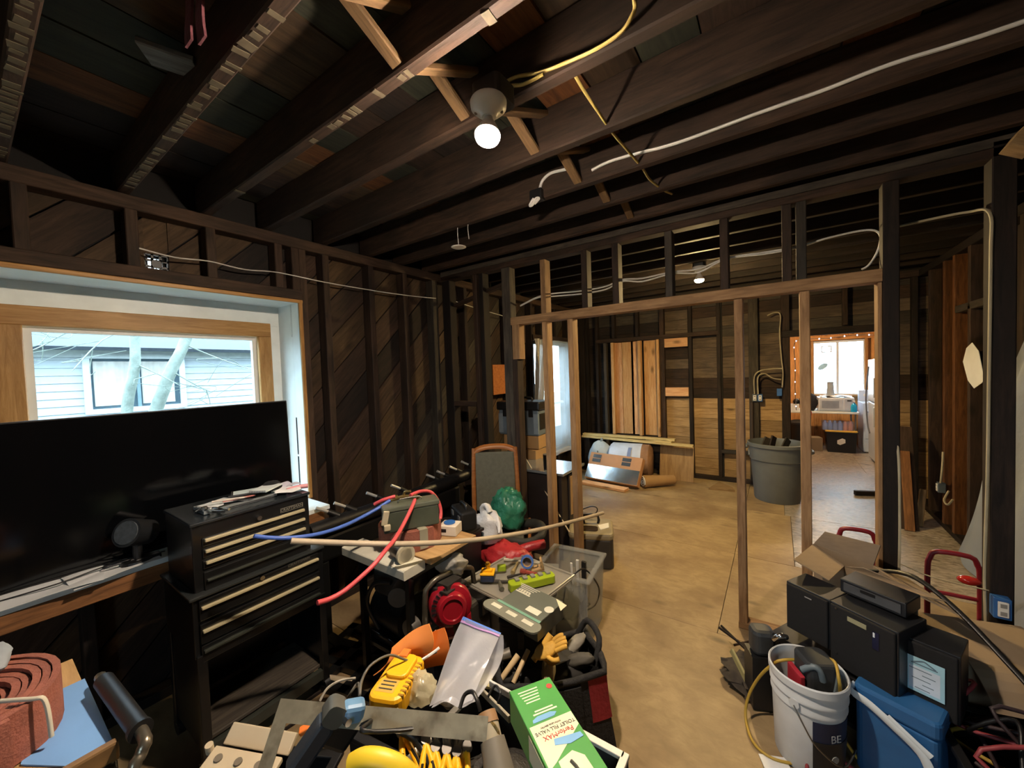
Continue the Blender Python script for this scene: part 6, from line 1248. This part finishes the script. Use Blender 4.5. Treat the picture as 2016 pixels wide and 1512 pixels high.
# wiring on far wall
ebox('pair of white switches in a box left of the kitchen doorway', (-.25, 6.02, 1.18), 0, m=mat('box_steel', '#4c565e', .5)); ebox('white outlet beside the pair of switches', (-.19, 6.02, 1.18), 0, m=BXB)
ebox('bright blue empty electrical box by the doorway', (.02, 6.02, 1.255), 0, face=None); ebox('dark outlet box low on the far wall behind the bin', (-.31, 6.03, .45), 0, m=MATS['box_steel'])
solo(MB().cyl((0, 0, 0), (0, 0, .62), .022, n=12), 'conduit', mat('conduit_dark', '#3b3029', .6), 'dark conduit running down from the switches to the bin', 'conduit', smooth=40).location = (-.285, 6.03, .50)
for nm, lab, pts in (('wall_cable', 'tan cable dropping down the stud left of the kitchen doorway', [(-.1, 6.0, 2.25), (-.02, 6.0, 2.28), (.04, 6.0, 2.24), (.03, 6.0, 2.0), (.045, 6.0, 1.7), (.06, 6.0, 1.5), (.05, 6.0, 1.32)]), ('wall_cable', 'tan cable bowing left to the switch box, upper of two', [(.05, 6.0, 1.56), (-.05, 6.0, 1.56), (-.18, 6.0, 1.54), (-.25, 6.0, 1.46), (-.25, 6.0, 1.23)]), ('wall_cable', 'tan cable bowing left to the switch box, lower of two', [(.04, 6.0, 1.42), (-.05, 6.0, 1.44), (-.14, 6.0, 1.50), (-.21, 6.0, 1.45), (-.21, 6.0, 1.23)])):
    cable(nm, lab, pts, .008, C_OLD)
# leaning planks by the right wall
for i, (a, b, w, m_, lab) in enumerate((((1.02, 5.11, .0), (1.06, 5.55, .93), .14, W_OLD, 'wide dark plank leaning at the right wall'), ((1.02, 5.07, .0), (1.05, 5.40, .70), .07, W_ORANGE, 'orange narrow plank leaning in front of the wide one'), ((1.12, 5.25, .0), (1.20, 5.5, .3), .05, W_TAN, 'short board offcut leaning behind the planks'))):
    tag(beam('leaning_plank', None, a, b, w, .03, m_, (1, 0, 0)), lab, 'plank', 'planks leaning at the right wall')
tag(beam('black_bar', None, (0.758,6.120,0.030), (1.040,6.228,0.030), .05, .05, W_DARK), 'dark timber piece on the floor across the kitchen doorway', 'timber')
cable('floor_cable', 'pale wire stub bent at the foot of the right wall', [(1.24, 4.95, .45), (1.2, 4.9, .38), (1.2, 4.82, .36), (1.22, 4.78, .42)], .008, C_OLD); cable('wall_cable', 'pale cable down the stud on the right wall above the dark box', [(1.27, 5.22, .75), (1.26, 5.2, .6), (1.26, 5.24, .45)], .008, C_OLD)

# ================================================================== kitchen contents
t = thing('folding_table', 'white folding table in the kitchen under the window', 'table', (.62, 9.18, 0))
MB().rbox((0, 0, .70), (1.10, .62, .035), .03).build('top', WHITEP, t, bevel=.006)
for x in (-.5, .5):
    MB().tube([(x, -.25, 0), (x, -.25, .68), (x, .25, .68), (x, .25, 0)], .013, 8, 1).build('leg_frame', mat('leg_grey', '#7d8082', .4, metal=.5), t); MB().cyl((x, -.25, .25), (x, .25, .25), .010).build('brace', STEEL, t)
t = thing('microwave', 'white microwave oven on the kitchen table', 'microwave', (.86, 9.05, .72))
MB().box((0, .06, .125), (.50, .36, .24)).build('case', mat('appliance_white', '#cfd6de', .35, var=.04), t, bevel=.008); MB().box((-.07, -.125, .125), (.32, .012, .20)).build('door', mat('microwave_door', '#b9c0c9', .3), t, bevel=.004); MB().box((-.08, -.133, .125), (.24, .004, .13)).build('door_window', mat('door_window', '#8b93a0', .2), t); MB().box((.18, -.125, .125), (.12, .01, .20)).build('panel', mat('microwave_panel', '#aeb6c2', .35), t); MB().box((.18, -.132, .195), (.06, .004, .02)).build('display', BLACKP, t)
t = thing('spray_bottle', 'bright blue spray bottle at the table corner', 'bottle', (1.10, 8.93, .72))
MB().lathe([(.001, 0), (.042, 0), (.045, .02), (.045, .10), (.03, .14), (.014, .155), (.014, .165), (.001, .165)], 20).build('bottle', mat('bottle_blue', '#1fa6dd', .2, var=.05), t, smooth=40); MB().box((0, -.01, .185), (.025, .06, .03)).build('spray_head', PORC, t, bevel=.005)
t = thing('blender_jar', 'pale grey tapered jug standing on the microwave', 'jug', (.80, 9.12, .965)); MB().lathe([(.001, 0), (.055, 0), (.060, .03), (.045, .25), (.048, .26), (.001, .26)], 20).build('jar', mat('jar_grey', '#9aa3a8', .3), t, smooth=40); MB().lathe([(.001, .258), (.05, .258), (.045, .28), (.001, .28)], 20).build('lid', mat('jar_lid', '#7d868c', .4), t)
solo(MB().sheet(lambda u, v: (-.22+.44*u, -.14+.26*v, .01+.03*abs(math.sin(u*7+v*3))), 14, 8, .003), 'paper_stack', PAPERW, 'rumpled white papers on top of the microwave', 'papers', smooth=60).location = (.86, 9.08, .96)
solo(MB().blob((0, 0, .14), (.13, .12, .19), .25, 3, 5, zmin=-.14), 'dark_jacket', mat('jacket_black', '#1c1a20', .9, var=.3, bump=.5), 'dark jacket heaped on the left end of the kitchen table', 'jacket', smooth=70).location = (.47, 9.02, .72)
carton('white_carton', 'small white box with dark items at the left end of the kitchen table', (.26, 9.0, .72), (.14, .16, .12), 0, PAPERW)
solo(MB().blob((0, 0, .04), (.05, .05, .06), .2, 3, 2), 'knit_hat', BLACKP, 'dark cap on the small white kitchen box', 'cap', smooth=60).location = (.29, 9.0, .84)
t = tote('storage_tote', 'dark tote with yellow lid under the kitchen table', (.92, 8.98, 0), (.42, .34, .36), BLACKP, 0, lid=mat('lid_yellow', '#d0a63c', .5))
MB().prism([(-.06, .08), (.01, .12), (.05, .10), (.05, .04), (-.02, .0), (-.06, .02)], 0, .002).build('tote_sticker', PORC, t).matrix_basis = frame((.0, -.172, .14), (1, 0, 0), (0, 0, 1))
t = thing('water_pack', 'shrink-wrapped pack of water bottles on the yellow lid', 'water bottles', (.88, 8.98, .385))
for i in range(6):
    for j in range(2): MB().lathe([(.001, 0), (.033, 0), (.033, .11), (.014, .15), (.014, .165), (.001, .165)], 12, c=(-.175+.07*i, -.05+.09*j, .0)).build('water_bottle', mat('water_blue', '#7f97cf', .2, var=.2) if i < 4 else mat('water_orange', '#c98a72', .3), t, smooth=40)
MB().rbox((0, 0, .08), (.44, .20, .15), .03).build('shrink_film', film('shrink_film', '#b9c6e2', .35, .1, .3), t)
carton('brown_carton', 'brown box on the floor left of the dark tote', (.50, 8.95, 0), (.28, .26, .24), .2, CARD)
t = thing('waste_bin', 'black bin standing left of the kitchen table legs', 'bin', (.30, 8.75, 0)); MB().lathe([(.001, 0), (.13, 0), (.16, .50), (.15, .51), (.12, .02), (.001, .02)], 20).build('tub', BLACKP, t, smooth=40); MB().lathe([(.001, .50), (.165, .50), (.16, .53), (.06, .57), (.001, .575)], 20).build('lid', BLACKP, t, smooth=40)
cable('red_pole', 'thin red pole leaning at the left of the kitchen table', [(.44, 8.72, .02), (.47, 8.8, .4), (.50, 8.85, .72)], .012, RED, cat='pole', k=2)
APP = mat('appliance_enamel', '#c3d2e6', .3, var=.03)
t = thing('kitchen_stove', 'white kitchen stove with knobs in the back corner', 'stove', (1.50, 9.28, 0))
MB().box((0, 0, .44), (.54, .58, .86)).build('body', APP, t, bevel=.008); MB().box((0, .22, .97), (.54, .10, .20)).build('backguard', APP, t, bevel=.01); dr = MB().box((0, -.295, .50), (.50, .02, .50)).build('oven_door', APP, t, bevel=.006); MB().cyl((-.22, -.325, .72), (.22, -.325, .72), .012).build('handle', CHROME, dr); MB().box((0, -.295, .12), (.50, .02, .20)).build('drawer', APP, t, bevel=.006)
for x in (-.18, -.08, .08, .18): MB().cyl((x, .17, .98), (x, .145, .98), .025, n=16).build('knob', PORC, t)
t = thing('refrigerator', 'tall white refrigerator seen edge-on right of the kitchen doorway', 'refrigerator', (1.58, 8.15, 0))
MB().box((0, 0, .83), (.62, .66, 1.62)).build('cabinet', APP, t, bevel=.012); d_ = MB().box((-.335, 0, 1.30), (.05, .65, .66)).build('freezer_door', APP, t, bevel=.012); MB().box((-.375, -.25, 1.2), (.02, .03, .3)).build('handle', APP, d_, bevel=.006); d_ = MB().box((-.335, 0, .50), (.05, .65, .90)).build('door', APP, t, bevel=.012); MB().box((-.375, -.25, .75), (.02, .03, .3)).build('handle', APP, d_, bevel=.006)
cable('hanging_lead', 'dark lead hanging in a loop on the refrigerator front', [(1.21, 8.35, 1.52), (1.20, 8.40, 1.3), (1.19, 8.45, 1.0), (1.20, 8.4, .6), (1.21, 8.3, .45)], .010, mat('lead_grey', '#555a66', .5), cat='lead')
# string lights around the doorway
t = thing('string_lights', 'string of tiny white lights around the kitchen doorway', 'string lights', (.15, 6.25, 0))
pts = [(.20, 6.26, 1.0), (.19, 6.26, 1.3), (.195, 6.26, 1.6), (.19, 6.26, 1.88), (.30, 6.28, 1.93), (.5, 6.28, 1.92), (.75, 6.28, 1.94), (.95, 6.28, 1.93)]
q = [V(p)-V(.15, 6.25, 0) for p in pts]; MB().tube(q, .004, 6, 5).build('wire', C_WHT, t, smooth=60)
sm = smoothpts(q, 4)
for p in sm[1::2]: MB().lathe([(.001, -.012), (.007, -.006), (.007, .006), (.001, .012)], 8, c=p).build('light', lamp('fairy_glow', '#f4f4ff', 1.6), t)
